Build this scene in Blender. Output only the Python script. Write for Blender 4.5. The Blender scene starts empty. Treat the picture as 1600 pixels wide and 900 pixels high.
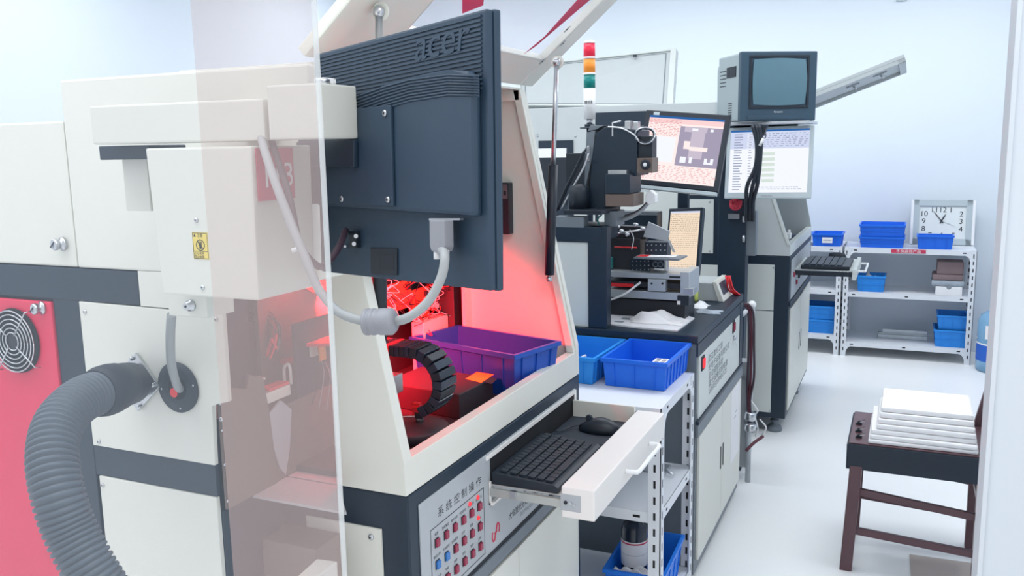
import bpy, bmesh, math, random
from mathutils import Vector, Matrix
random.seed(7)
S = bpy.context.scene
COL = S.collection
PI = math.pi
# ------------------------------------------------------------------ camera
FPX = 1369.45; YAW, PIT, ROL = [math.radians(a) for a in (24.3285, 9.2836, -1.1181)]
CAM = Vector((0, 0, 1.55))
FW = Vector((-math.sin(YAW)*math.cos(PIT), math.cos(YAW)*math.cos(PIT), -math.sin(PIT)))
_r0 = Vector((math.cos(YAW), math.sin(YAW), 0)); _u0 = _r0.cross(FW)
RT = math.cos(ROL)*_r0 + math.sin(ROL)*_u0; UP = RT.cross(FW)
cd = bpy.data.cameras.new('camera'); cam = bpy.data.objects.new('camera', cd); COL.objects.link(cam)
cd.sensor_width = 36; cd.lens = FPX/1600*36; cd.clip_start = 0.02
cam.matrix_world = Matrix(((RT.x, UP.x, -FW.x, CAM.x), (RT.y, UP.y, -FW.y, CAM.y), (RT.z, UP.z, -FW.z, CAM.z), (0, 0, 0, 1)))
S.camera = cam
# ------------------------------------------------------------------ exposure, world
S.view_settings.view_transform = 'Standard'; S.view_settings.look = 'None'
S.view_settings.gamma = 1; S.view_settings.use_curve_mapping = False
S.view_settings.exposure = 0.12
w = bpy.data.worlds.new('world'); S.world = w; w.use_nodes = True
w.node_tree.nodes['Background'].inputs[0].default_value = (0.95, 0.97, 1.0, 1)
w.node_tree.nodes['Background'].inputs[1].default_value = 1.0
# ------------------------------------------------------------------ ceiling lamps (light of the fluorescent panels)
def area(name, loc, rot, sx, sy, power, color=(1, 1, 1), spread=PI):
    l = bpy.data.lights.new(name, 'AREA'); l.shape = 'RECTANGLE'; l.size = sx; l.size_y = sy
    l.energy = power; l.color = color; l.spread = spread
    o = bpy.data.objects.new(name, l); COL.objects.link(o); o.location = loc; o.rotation_euler = rot
    return o
LAMPS = [(-3.3, 0.6), (-1.4, 0.6), (0.3, 0.6), (-3.3, 3.3), (-1.4, 3.3), (0.3, 3.3), (-3.3, 5.7), (-1.4, 5.7), (0.3, 5.7)]  # unseen panels; the left row is added to brighten the left wall
for x, y in LAMPS:
    area('panel_light', (x, y, 2.86), (0, 0, 0), 1.3, 0.9, (12.5 if y < 5 else 14), (0.93, 0.965, 1.0))
# ------------------------------------------------------------------ measuring helpers
def ray(px, py): return FW + RT*((px-800)/FPX) - UP*((py-450)/FPX)
def at(px, py, ax, v):
    d = ray(px, py); i = 'XYZ'.index(ax); return CAM + d*((v-CAM[i])/d[i])
def atd(px, py, d): return CAM + ray(px, py)*d
def atp(px, py, p, n):
    d = ray(px, py); return CAM + d*((Vector(p)-CAM).dot(n)/d.dot(n))
# ------------------------------------------------------------------ materials
MT = {}
def mat(name, col, rough=0.5, metal=0.0, spec=0.5, var=0.04, scale=12, bump=0.0, trans=0.0, emis=None, es=1.0, alpha=1.0, ior=1.45):
    m = bpy.data.materials.new(name); m.use_nodes = True; nt = m.node_tree; b = nt.nodes['Principled BSDF']
    b.inputs['Roughness'].default_value = rough; b.inputs['Metallic'].default_value = metal
    b.inputs['Specular IOR Level'].default_value = spec; b.inputs['IOR'].default_value = ior
    b.inputs['Transmission Weight'].default_value = trans; b.inputs['Alpha'].default_value = alpha
    if emis: b.inputs['Emission Color'].default_value = (*emis, 1); b.inputs['Emission Strength'].default_value = es
    tc = nt.nodes.new('ShaderNodeTexCoord'); nz = nt.nodes.new('ShaderNodeTexNoise'); nz.inputs['Scale'].default_value = scale
    nz.inputs['Detail'].default_value = 4; nt.links.new(tc.outputs['Object'], nz.inputs['Vector'])
    mx = nt.nodes.new('ShaderNodeMix'); mx.data_type = 'RGBA'
    mx.inputs['A'].default_value = (*[c*(1-var) for c in col], 1); mx.inputs['B'].default_value = (*[min(1, c*(1+var)) for c in col], 1)
    nt.links.new(nz.outputs['Fac'], mx.inputs['Factor']); nt.links.new(mx.outputs['Result'], b.inputs['Base Color'])
    if bump:
        bp = nt.nodes.new('ShaderNodeBump'); bp.inputs['Strength'].default_value = bump; bp.inputs['Distance'].default_value = 0.01
        nt.links.new(nz.outputs['Fac'], bp.inputs['Height']); nt.links.new(bp.outputs['Normal'], b.inputs['Normal'])
    MT[name] = m; return m
def emi(name, col, s=1.0):
    m = bpy.data.materials.new(name); m.use_nodes = True; nt = m.node_tree; nt.nodes.clear()
    e = nt.nodes.new('ShaderNodeEmission'); o = nt.nodes.new('ShaderNodeOutputMaterial')
    e.inputs[0].default_value = (*col, 1); e.inputs[1].default_value = s; nt.links.new(e.outputs[0], o.inputs[0]); MT[name] = m; return m
def haze(name, col, fac, gl=0.03):
    m = bpy.data.materials.new(name); m.use_nodes = True; nt = m.node_tree; nt.nodes.clear(); N = nt.nodes.new
    t = N('ShaderNodeBsdfTransparent'); d = N('ShaderNodeBsdfDiffuse'); d.inputs[0].default_value = (*col, 1)
    g = N('ShaderNodeBsdfGlossy'); g.inputs['Roughness'].default_value = 0.02
    a = N('ShaderNodeMixShader'); b = N('ShaderNodeMixShader'); o = N('ShaderNodeOutputMaterial')
    tc = N('ShaderNodeTexCoord'); mp = N('ShaderNodeMapping'); mp.inputs['Scale'].default_value = (9, 9, 0.5); nz = N('ShaderNodeTexNoise'); nz.inputs['Scale'].default_value = 1.5
    mr = N('ShaderNodeMapRange'); mr.inputs['To Min'].default_value = fac*0.9; mr.inputs['To Max'].default_value = fac*1.1
    L = nt.links.new
    L(tc.outputs['Object'], mp.inputs['Vector']); L(mp.outputs[0], nz.inputs['Vector']); L(nz.outputs['Fac'], mr.inputs['Value'])
    L(mr.outputs[0], a.inputs['Fac']); L(t.outputs[0], a.inputs[1]); L(d.outputs[0], a.inputs[2])
    b.inputs['Fac'].default_value = gl; L(a.outputs[0], b.inputs[1]); L(g.outputs[0], b.inputs[2]); L(b.outputs[0], o.inputs[0])
    MT[name] = m; return m
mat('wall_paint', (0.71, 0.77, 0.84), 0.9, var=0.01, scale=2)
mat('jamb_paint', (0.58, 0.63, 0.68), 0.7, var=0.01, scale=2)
mat('ceiling_paint', (0.85, 0.86, 0.88), 0.9)
mat('cream', (0.69, 0.695, 0.64), 0.38, var=0.02, scale=5)
mat('cream_cool', (0.62, 0.66, 0.64), 0.4, var=0.02, scale=5)
mat('greycream', (0.50, 0.54, 0.55), 0.45, var=0.03)
mat('frame', (0.012, 0.026, 0.046), 0.42, var=0.12, scale=30)
mat('frame_grey', (0.16, 0.19, 0.22), 0.45, var=0.08)
mat('interior', (0.022, 0.025, 0.034), 0.6, var=0.2)
mat('brown_plate', (0.15, 0.115, 0.10), 0.5, var=0.12, scale=6)
mat('reflection_grey', (0.42, 0.42, 0.44), 0.5, var=0.06, scale=20)
mat('red_paint', (0.70, 0.03, 0.09), 0.4, var=0.05)
mat('black_plastic', (0.012, 0.019, 0.030), 0.42, var=0.1, scale=30)
mat('monitor_plastic', (0.024, 0.048, 0.080), 0.45, var=0.06, scale=30)
mat('hose_rubber', (0.075, 0.095, 0.12), 0.5, var=0.15, scale=20)
mat('dark_rubber', (0.018, 0.026, 0.04), 0.6)
mat('black_hole', (0.006, 0.007, 0.01), 0.8)
mat('steel', (0.55, 0.57, 0.60), 0.28, metal=0.9, var=0.1)
mat('aluminium', (0.50, 0.54, 0.58), 0.38, metal=0.6, var=0.08, scale=40)
mat('white_metal', (0.72, 0.75, 0.80), 0.45, var=0.03)
mat('white_plastic', (0.82, 0.83, 0.84), 0.5, var=0.02)
mat('cable_grey', (0.33, 0.35, 0.36), 0.55)
mat('plug_grey', (0.27, 0.28, 0.31), 0.5)
mat('panel_silver', (0.42, 0.45, 0.48), 0.42, metal=0.1, var=0.04)
mat('ink', (0.02, 0.025, 0.035), 0.7)
mat('ink_grey', (0.22, 0.25, 0.28), 0.7)
mat('button_red', (0.30, 0.03, 0.07), 0.4)
mat('button_blue', (0.04, 0.18, 0.50), 0.4)
mat('logo_red', (0.55, 0.03, 0.08), 0.5)
mat('label_yellow', (0.78, 0.62, 0.16), 0.6)
mat('label_orange', (0.80, 0.30, 0.04), 0.6)
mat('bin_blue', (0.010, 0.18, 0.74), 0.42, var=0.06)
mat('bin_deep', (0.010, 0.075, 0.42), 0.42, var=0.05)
mat('bin_royal', (0.010, 0.145, 0.74), 0.42, var=0.05)
mat('bin_light', (0.02, 0.26, 0.76), 0.45, var=0.05)
mat('paper', (0.80, 0.80, 0.82), 0.8, var=0.06, scale=15)
mat('newsprint', (0.70, 0.70, 0.74), 0.8, var=0.12, scale=40)
mat('cloth_white', (0.78, 0.77, 0.79), 0.9, var=0.05, bump=0.3, scale=60)
mat('foam_white', (0.86, 0.86, 0.87), 0.9, var=0.02, bump=0.15, scale=80)
mat('tray_metal', (0.78, 0.76, 0.74), 0.4, var=0.02)
mat('rail_steel', (0.50, 0.52, 0.50), 0.35, metal=0.5)
mat('chair_wood', (0.11, 0.055, 0.065), 0.35, var=0.25, scale=10)
mat('chair_pad', (0.010, 0.020, 0.036), 0.45)
mat('floor_cardboard', (0.52, 0.45, 0.42), 0.8)
mat('amber', (0.85, 0.28, 0.03), 0.35, emis=(0.9, 0.3, 0.05), es=0.08)
mat('lamp_red', (0.75, 0.02, 0.06), 0.3, emis=(0.9, 0.03, 0.07), es=0.1)
mat('lamp_green', (0.0, 0.22, 0.20), 0.3)
mat('bottle_blue', (0.25, 0.50, 0.75), 0.15, var=0.03, alpha=0.72)
mat('bottle_label', (0.02, 0.12, 0.55), 0.5)
mat('brown_glass', (0.02, 0.03, 0.05), 0.15)
mat('brown_cloth', (0.22, 0.16, 0.17), 0.9, var=0.1)
mat('grey_cloth', (0.33, 0.38, 0.44), 0.9, var=0.3, scale=60)
mat('crt_glass', (0.10, 0.19, 0.24), 0.12, var=0.03)
mat('tv_dark', (0.035, 0.07, 0.105), 0.4)
mat('tv_side', (0.30, 0.36, 0.38), 0.5)
mat('silver_plastic', (0.45, 0.52, 0.55), 0.4)
mat('teal', (0.03, 0.20, 0.20), 0.5)
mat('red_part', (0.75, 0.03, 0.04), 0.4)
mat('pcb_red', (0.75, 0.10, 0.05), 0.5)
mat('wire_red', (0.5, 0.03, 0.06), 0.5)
mat('brown_wire', (0.10, 0.02, 0.035), 0.5)
mat('wire_white', (0.75, 0.76, 0.78), 0.5)
mat('wire_dark', (0.05, 0.03, 0.045), 0.5)
mat('yellow_green', (0.55, 0.65, 0.15), 0.5)
mat('stripe_pink', (0.55, 0.03, 0.10), 0.5)
mat('sign_red', (0.55, 0.04, 0.10), 0.5)
mat('dial_white', (0.74, 0.78, 0.78), 0.5, var=0.01)
mat('lid_glass', (0.9, 0.9, 0.95), 0.05, alpha=0.16)
haze('pane_faint_haze', (0.45, 0.55, 0.66), 0.12)  # faint bluish haze painted into the pane colour
haze('pane_reflected_haze', (0.68, 0.47, 0.41), 0.36)  # pinkish diffuse tint paints the haze reflected in the glass
haze('pane_edge', (0.85, 0.92, 0.92), 0.3)
emi('ceiling_panel', (0.93, 0.97, 1.0), 2.5)
emi('red_led', (1.0, 0.06, 0.08), 1.2)
emi('sc_white', (0.90, 0.93, 1.0), 0.95); emi('sc_lav', (0.66, 0.72, 0.92), 0.9); emi('sc_blue', (0.03, 0.14, 0.42), 0.9)
emi('sc_pink', (0.95, 0.66, 0.66), 0.95); emi('sc_pinkwhite', (1.0, 0.86, 0.84), 0.95); emi('sc_text', (0.30, 0.34, 0.50), 0.8)
emi('sc_redtext', (0.80, 0.36, 0.38), 0.9); emi('sc_photo', (0.40, 0.36, 0.48), 0.9); emi('sc_photo2', (0.62, 0.55, 0.66), 0.9)
emi('sc_amber', (0.86, 0.70, 0.54), 1.0); emi('sc_brown', (0.45, 0.33, 0.26), 0.9); emi('sc_green', (0.70, 0.80, 0.74), 0.9)
# floor
m = mat('floor_vinyl', (0.95, 0.97, 0.98), 0.32, var=0.05, scale=1.5); nt = m.node_tree
vz = nt.nodes.new('ShaderNodeTexNoise'); vz.inputs['Scale'].default_value = 160; tcn = nt.nodes.new('ShaderNodeTexCoord'); nt.links.new(tcn.outputs['Object'], vz.inputs['Vector'])
m2 = nt.nodes.new('ShaderNodeMix'); m2.data_type = 'RGBA'; m2.blend_type = 'MULTIPLY'; m2.inputs['Factor'].default_value = 0.08
b = nt.nodes['Principled BSDF']; src = b.inputs['Base Color'].links[0].from_socket
nt.links.new(src, m2.inputs['A']); nt.links.new(vz.outputs['Fac'], m2.inputs['B']); nt.links.new(m2.outputs['Result'], b.inputs['Base Color'])
# ------------------------------------------------------------------ mesh builder
class MB:
    def __init__(s): s.bm = bmesh.new(); s.mats = []; s.cur = 0
    def m(s, name):
        if name not in s.mats: s.mats.append(name)
        s.cur = s.mats.index(name); return s
    def _f(s, vs, sm=False):
        try: f = s.bm.faces.new(vs)
        except ValueError: return
        f.material_index = s.cur; f.smooth = sm; return f
    def box(s, a, b, bev=0.0):
        x0, y0, z0 = [min(a[i], b[i]) for i in range(3)]; x1, y1, z1 = [max(a[i], b[i]) for i in range(3)]
        return s.prism([(x0, y0, z0), (x1, y0, z0), (x1, y1, z0), (x0, y1, z0)], (0, 0, z1-z0), bev)
    def prism(s, pts, ext, bev=0.0):
        ext = Vector(ext); P = [Vector(p) for p in pts]
        v0 = [s.bm.verts.new(p) for p in P]; v1 = [s.bm.verts.new(p+ext) for p in P]; n = len(P)
        fs = [s._f(v0[::-1]), s._f(v1)] + [s._f([v0[i], v0[(i+1) % n], v1[(i+1) % n], v1[i]]) for i in range(n)]
        fs = [f for f in fs if f]
        if bev:
            es = list({e for f in fs for e in f.edges})
            r = bmesh.ops.bevel(s.bm, geom=es, offset=bev, segments=2, profile=0.6, affect='EDGES')
            for f in r['faces']: f.material_index = s.cur
        return s
    def quad(s, *p): s._f([s.bm.verts.new(Vector(q)) for q in p]); return s
    def obox(s, c, ax, h, bev=0.0):
        c = Vector(c); X, Y, Z = [Vector(a) for a in ax]
        b0 = c - X*h[0] - Y*h[1] - Z*h[2]
        return s.prism([b0, b0+X*2*h[0], b0+X*2*h[0]+Y*2*h[1], b0+Y*2*h[1]], Z*2*h[2], bev)
    def tube(s, pts, r, n=10, cap=True, rs=None):
        P = [Vector(p) for p in pts]; rings = []; last = None
        for i, p in enumerate(P):
            t = (P[min(i+1, len(P)-1)] - P[max(i-1, 0)]).normalized()
            if last is None: a = t.orthogonal().normalized()
            else:
                a = last - t*last.dot(t)
                a = a.normalized() if a.length > 1e-5 else t.orthogonal().normalized()
            last = a; b = t.cross(a); rr = rs[i] if rs else r
            rings.append([s.bm.verts.new(p + (a*math.cos(2*PI*k/n) + b*math.sin(2*PI*k/n))*rr) for k in range(n)])
        for A, B in zip(rings, rings[1:]):
            for k in range(n): s._f([A[k], A[(k+1) % n], B[(k+1) % n], B[k]], True)
        if cap: s._f(rings[0][::-1]); s._f(rings[-1])
        return s
    def cyl(s, a, b, r, r2=None, n=20):
        return s.tube([a, b], r, n, True, [r, r if r2 is None else r2])
    def lathe(s, c, prof, n=24, ax=(0, 0, 1)):
        c = Vector(c); ax = Vector(ax).normalized()
        return s.tube([c+ax*z for r, z in prof], 1, n, True, [max(r, 1e-4) for r, z in prof])
    def ball(s, c, r, n=12):
        return s.lathe(c, [(r*math.sin(PI*k/n), -r*math.cos(PI*k/n)) for k in range(n+1)], 14)
    def build(s, name, parent=None, label=None, kind=None, smooth=None):
        bm = s.bm; off = Vector((0, 0, 0)); p = parent
        while p is not None: off += p.location; p = p.parent
        for v in bm.verts: v.co -= off
        bmesh.ops.recalc_face_normals(bm, faces=bm.faces)
        me = bpy.data.meshes.new(name); bm.to_mesh(me); bm.free()
        for n in s.mats: me.materials.append(MT[n])
        if smooth is not None: me.shade_smooth() if smooth else me.shade_flat()
        o = bpy.data.objects.new(name, me); COL.objects.link(o); o.parent = parent
        if label: o['label'] = label
        if kind: o['kind'] = kind
        return o
def B(m='cream'): return MB().m(m)
def thing(name, label, cat, loc=(0, 0, 0), group=None):
    o = bpy.data.objects.new(name, None); COL.objects.link(o); o.location = loc; o.empty_display_size = 0.05
    o['label'] = label; o['category'] = cat
    if group: o['group'] = group
    return o
def tag(o, label, cat, group=None, kind=None):
    o['label'] = label; o['category'] = cat
    if group: o['group'] = group
    if kind: o['kind'] = kind
    return o
def struct(o): o['kind'] = 'structure'; return o
def smooth_path(pts, k=6):
    P = [Vector(p) for p in pts]; P = [P[0]*2-P[1]] + P + [P[-1]*2-P[-2]]; out = []
    for i in range(1, len(P)-2):
        a, b, c, d = P[i-1:i+3]
        for j in range(k):
            t = j/k; out.append(0.5*((2*b) + (c-a)*t + (2*a-5*b+4*c-d)*t*t + (3*b-a-3*c+d)*t**3))
    out.append(P[-2]); return out
def text(mb, s, size, org, right, up, m, align='LEFT', squash=1.0, depth=0.0003):
    cu = bpy.data.curves.new('t', 'FONT'); cu.body = s; cu.size = size; cu.align_x = align; cu.extrude = 0
    o = bpy.data.objects.new('t', cu); COL.objects.link(o)
    dg = bpy.context.evaluated_depsgraph_get(); me = bpy.data.meshes.new_from_object(o.evaluated_get(dg))
    R = Vector(right).normalized(); U = Vector(up).normalized(); N = R.cross(U); org = Vector(org)
    mb.m(m); vs = [mb.bm.verts.new(org + R*(v.co.x*squash) + U*v.co.y + N*depth) for v in me.vertices]
    for p in me.polygons: mb._f([vs[i] for i in p.vertices])
    bpy.data.objects.remove(o); bpy.data.curves.remove(cu); bpy.data.meshes.remove(me)
    return mb
def screws(pts, n, r, parent, m='steel', name='screw'):
    n = Vector(n)
    for p in pts:
        p = Vector(p); B(m).lathe(p, [(r, 0), (r, r*0.4), (r*0.6, r*0.7), (0.001, r*0.75)], 12, n).m('black_hole').cyl(p+n*r*0.76, p+n*r*0.8, r*0.3, n=6).build(name, parent)
# ================================================================== ROOM
XL, YB, ZC, XR = -4.4, 7.04, 2.95, 1.25
struct(B('floor_vinyl').box((XL, -1.2, -0.05), (1.6, YB, 0)).build('floor'))
struct(B('ceiling_paint').box((XL, -1.2, ZC), (1.6, YB, ZC+0.05)).build('ceiling'))
struct(B('wall_paint').box((XL-0.1, YB, -0.05), (1.6, YB+0.1, ZC)).build('wall_back'))
struct(B('wall_paint').box((XL-0.1, -1.2, -0.05), (XL, YB, ZC)).build('wall_left'))
# the partition end beside the viewpoint and the room's right wall behind it
JY = 1.6; jx = 0.5*(at(1587, 50, 'Y', JY).x + at(1530, 880, 'Y', JY).x)
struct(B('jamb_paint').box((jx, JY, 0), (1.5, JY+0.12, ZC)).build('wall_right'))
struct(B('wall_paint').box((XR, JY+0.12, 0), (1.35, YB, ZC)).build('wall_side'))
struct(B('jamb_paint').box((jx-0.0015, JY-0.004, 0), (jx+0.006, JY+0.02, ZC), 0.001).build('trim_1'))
for x, y in LAMPS:
    t = thing('ceiling_light', 'white ceiling light panel, '+{0.6: 'nearest the glass', 3.3: 'over the middle machines', 5.7: 'near the far racks'}[y]+', '+{-3.3: 'added left row', -1.4: 'middle row', 0.3: 'right row over the aisle'}[x], 'ceiling light', (x, y, 2.87), 'ceiling light panels')
    B('white_metal').box((x-0.68, y-0.48, 2.90), (x+0.68, y+0.48, 2.949)).build('frame', t)
    B('ceiling_panel').box((x-0.65, y-0.45, 2.885), (x+0.65, y+0.45, 2.899)).build('diffuser', t)
# sliding glass: two overlapping panes of a partition, reflected haze put into their colour, strongest in the overlap
GY = 0.36
def vx(x0, x1, Y): return 0.5*(at(x0, 0, 'Y', Y).x + at(x1, 900, 'Y', Y).x)
gx0 = vx(267, 345, GY); gx1 = vx(497, 541, GY); gx2 = vx(497, 541, GY+0.012)
struct(B('pane_faint_haze').quad((-1.2, GY, 0.0), (gx1, GY, 0.0), (gx1, GY, 2.9), (-1.2, GY, 2.9)).build('window_1'))
struct(B('pane_reflected_haze').quad((gx0, GY+0.012, 0.0), (gx2, GY+0.012, 0.0), (gx2, GY+0.012, 2.9), (gx0, GY+0.012, 2.9)).build('window_2'))
struct(B('pane_edge').box((gx2-0.0006, GY+0.008, 0.0), (gx2, GY+0.012, 2.9)).build('window_3'))
# ================================================================== NEAR MACHINE (marking machine with open window lid)
X1 = -0.835; Y1 = 1.349; Y2 = 2.303; ZS = 0.898; XB = -1.32
mc = thing('marking_machine', 'cream and black enclosed machine with raised window lid and red glow inside', 'machine', (-1.07, 1.83, 0))
# base: black frame with cream panels
b = B('frame').box((XB, Y1, 0.10), (X1, Y2, ZS-0.002), 0.004).build('base_frame', mc)
for x in (XB+0.08, X1-0.08):
    for y in (Y1+0.08, Y2-0.08): B('dark_rubber').lathe((x, y, 0), [(0.035, 0), (0.035, 0.02), (0.02, 0.035), (0.012, 0.05), (0.012, 0.10)], 16).build('levelling_foot', mc)
# camera-facing cream panel of the base with its notch
pz = at(595, 826, 'Y', Y1).z; pxr = at(595, 826, 'Y', Y1-0.004).x; pxl = at(480, 806, 'Y', Y1).x; pxm = at(517, 835, 'Y', Y1).x; pzm = at(517, 838, 'Y', Y1).z
p = B('cream').prism([(pxl, Y1, pz), (pxr, Y1, pz), (pxr, Y1, 0.22), (pxm, Y1, 0.22), (pxm, Y1, pzm), (pxl, Y1, pzm)], (0, -0.004, 0)).build('side_panel', mc)
screws([at(580, 839, 'Y', Y1-0.004)], (0, -1, 0), 0.006, mc)
# grey ledge added for the floor reflection in the glass, left of the enclosure
B('reflection_grey').prism([(-1.115, 1.243, ZS-0.005), (-0.900, 1.243, ZS-0.005), (-0.990, 1.344, ZS-0.005), (-1.115, 1.344, ZS-0.005)], (0, 0, 0.005)).box((-1.115, Y1, ZS-0.0019), (-0.990, 1.56, ZS)).build('reflection_ledge', mc)
# enclosure
XT = -0.99; ZT = 1.700
def slant(z): return -0.838 + (z-0.966)/(ZT-0.966)*(XT+0.838)
B('cream').prism([(-0.988, Y1-0.004, ZS), (X1, Y1-0.004, ZS), (X1-0.002, Y1-0.004, 0.966), (slant(ZT), Y1-0.004, ZT), (-1.0, Y1-0.004, ZT)], (0, 0.028, 0), 0.002).m('frame').build('side_post', mc)
B('cream').prism([(X1, Y1+0.02, ZS), (X1-0.028, Y1+0.02, ZS), (X1-0.028, Y1+0.02, 0.966), (X1-0.002, Y1+0.02, 0.966)], (0, Y2-Y1-0.04, 0), 0.002).build('window_sill', mc)
B('cream').prism([(-1.17, Y2-0.02, ZS), (X1, Y2-0.02, ZS), (X1-0.002, Y2-0.02, 0.985), (slant(ZT), Y2-0.02, ZT), (-1.17, Y2-0.02, ZT)], (0, 0.022, 0), 0.002).build('end_panel', mc)
# pale edging that frames the far end of the opening
q = [Vector((slant(z)-0.0, Y2-0.036, z)) for z in (0.966, ZT)]
B('cream').prism([q[0], q[1], q[1]+Vector((-0.022, 0, 0)), q[0]+Vector((-0.022, 0, 0))], (0, 0.018, 0), 0.002).build('window_edge', mc)
B('cream').box((-1.17, Y2-0.036, ZT-0.03), (-0.992, Y2-0.018, ZT), 0.002).build('window_edge', mc)
B('cream').box((-1.176, Y2-0.06, ZS), (-1.165, Y2-0.02, ZT)).build('window_edge', mc)
B('cream').box((XB, Y1, ZT), (-1.0, Y2, ZT+0.006), 0.002).build('roof', mc)
B('interior').box((XB-0.004, Y1+0.001, ZS), (XB, Y2, ZT)).build('back_panel', mc)
B('interior').box((XB, Y2-0.018, ZS), (-1.178, Y2, ZT)).build('back_panel', mc)
# panel on the end wall seen past the monitor (small black control unit)
a = at(786, 285, 'Y', Y2-0.02); c = at(803, 365, 'Y', Y2-0.02)
B('black_plastic').box((a.x-0.02, Y2-0.05, c.z), (c.x, Y2-0.021, a.z), 0.003).m('steel').box((a.x+0.012, Y2-0.0515, a.z-0.045), (c.x-0.004, Y2-0.05, a.z-0.004)).m('ink').box((a.x+0.016, Y2-0.052, a.z-0.035), (c.x-0.008, Y2-0.0515, a.z-0.022)).build('door_switch', mc)
# front face (towards the aisle)
e = 0.0015
B('panel_silver').prism([(X1, 1.385, 0.866), (X1, 2.262, 0.866), (X1, 2.262, 0.628), (X1, 1.385, 0.628)], (0.003, 0, 0), 0.001).build('control_plate', mc)
B('frame_grey').box((X1, 1.36, 0.585), (X1+0.008, Y2-0.005, 0.619), 0.002).m('ink').box((X1, 1.36, 0.619), (X1+0.004, Y2-0.005, 0.628)).build('rail', mc)
for y0, y1 in ((1.40, 1.835), (1.838, 2.262)):
    d = B('cream').box((X1, y0, 0.14), (X1+0.010, y1, 0.578), 0.002).build('door', mc)
B('black_plastic').box((X1+0.010, 1.81, 0.36), (X1+0.014, 1.825, 0.46)).build('door_pull', mc)
XP = X1+0.003
tl = B('ink'); text(tl, '系 统 控 制 操 作', 0.023, (XP, 1.455, 0.812), (0, 1, -0.01), (0, 0, 1), 'ink', squash=1.17)
Z0, Z1b, YA, YC = 0.66, 0.796, 1.424, 1.664
for a_, b_ in (((YA, Z1b), (YC, Z1b)), ((YA, Z0-0.02), (YC, Z0-0.02)), ((YA, Z0-0.02), (YA, Z1b)), ((YC, Z0-0.02), (YC, Z1b))):
    tl.m('ink').box((XP, a_[0]-0.0008, a_[1]-0.0008), (XP+0.0004, b_[0]+0.0008, b_[1]+0.0008))
caps = [['电源', '急停复位', '激光开启', '气泵启动', '手动操作', '启动开关'], ['电机左移', '平台回位', '自动模式', '灯光', '报警', '调焦'], ['电机右移', '气阀', '照明', '复位', '暂停', '启动']]
rows = [0.762, 0.715, 0.668]
YB0 = 1.447; DY = 0.0385
for r, z in enumerate(rows):
    for c_ in range(6):
        y = YB0 + DY*c_
        text(tl, caps[r][c_], 0.0075, (XP, y, z+0.016), (0, 1, 0), (0, 0, 1), 'ink', 'CENTER')
text(tl, '大恒激光光电子设备工程公司', 0.020, (XP, 1.795, 0.664), (0, 1, 0), (0, 0, 1), 'ink', squash=0.95)
text(tl, 'GD Ming Laser Equipment', 0.015, (XP, 1.86, 0.646), (0, 1, 0), (0, 0, 1), 'ink_grey', squash=1.0)
text(tl, '激光', 0.042, (XP, 1.885, 0.70), (0, 1, 0), (0, 0, 1), 'ink')
tl.build('lettering', mc)
for r, z in enumerate(rows):
    for c_ in range(6):
        y = YB0 + DY*c_
        col = 'button_blue' if (c_ == 0 and r > 0) or (c_ == 1 and r == 1) else 'button_red'
        B('ink').box((XP, y-0.008, z-0.0095), (XP+0.001, y+0.008, z+0.0095)).m(col).box((XP+0.001, y-0.0065, z-0.008), (XP+0.006, y+0.0065, z+0.008), 0.001).build('push_button', mc, label=('blue' if 'blue' in col else 'dark red')+' push button')
for y, z in ((YB0+DY*4, 0.789), (YB0+DY*5, 0.789), (YB0+DY*5, 0.741)):
    B('red_led').lathe((XP, y-0.006, z-0.004), [(0.005, 0), (0.005, 0.002), (0.003, 0.004), (0.001, 0.0045)], 12, (1, 0, 0)).build('indicator_lamp', mc, label='lit red indicator lamp')
# red swoosh logo, two mirrored hooks
lg = B('logo_red')
cy, cz = 1.722, 0.665
def hook(y, z, s, flip):
    pts = []
    for k in range(13):
        t = -0.3*PI + k/12*1.45*PI; pts.append((XP+0.0006, y + flip*s*0.62*math.cos(t), z + flip*s*math.sin(t)))
    return pts
lg.tube(hook(cy-0.012, cz-0.004, 0.013, -1), 0.0017, 6).tube(hook(cy+0.011, cz+0.006, 0.013, 1), 0.0017, 6).tube([(XP+0.0006, cy-0.006, cz-0.010), (XP+0.0006, cy+0.006, cz+0.012)], 0.0017, 6)
lg.build('logo', mc)
# ---- interior
B('interior').box((XB+0.002, Y1+0.03, ZS), (X1-0.03, Y2-0.03, ZS+0.012)).build('work_table', mc)
# right-hand red carriage with orange label near the bin
a = at(700, 590, 'Z', 0.955); c = at(790, 605, 'Z', 0.955)
B('interior').prism([(-1.17, 1.80, ZS+0.012), (-0.94, 1.765, ZS+0.012), (-0.93, 1.93, ZS+0.012), (-1.16, 1.97, ZS+0.012)], (0, 0, 0.062), 0.003).build('carriage', mc, label='dark carriage block')
zl = 0.9727
B('label_orange').quad(at(727, 592, 'Z', zl), at(752, 598, 'Z', zl), at(772, 585, 'Z', zl), at(745, 581, 'Z', zl)).m('ink').quad(at(757, 597, 'Z', zl), at(768, 600, 'Z', zl), at(777, 592, 'Z', zl), at(766, 589, 'Z', zl)).build('warning_label', mc)
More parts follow.
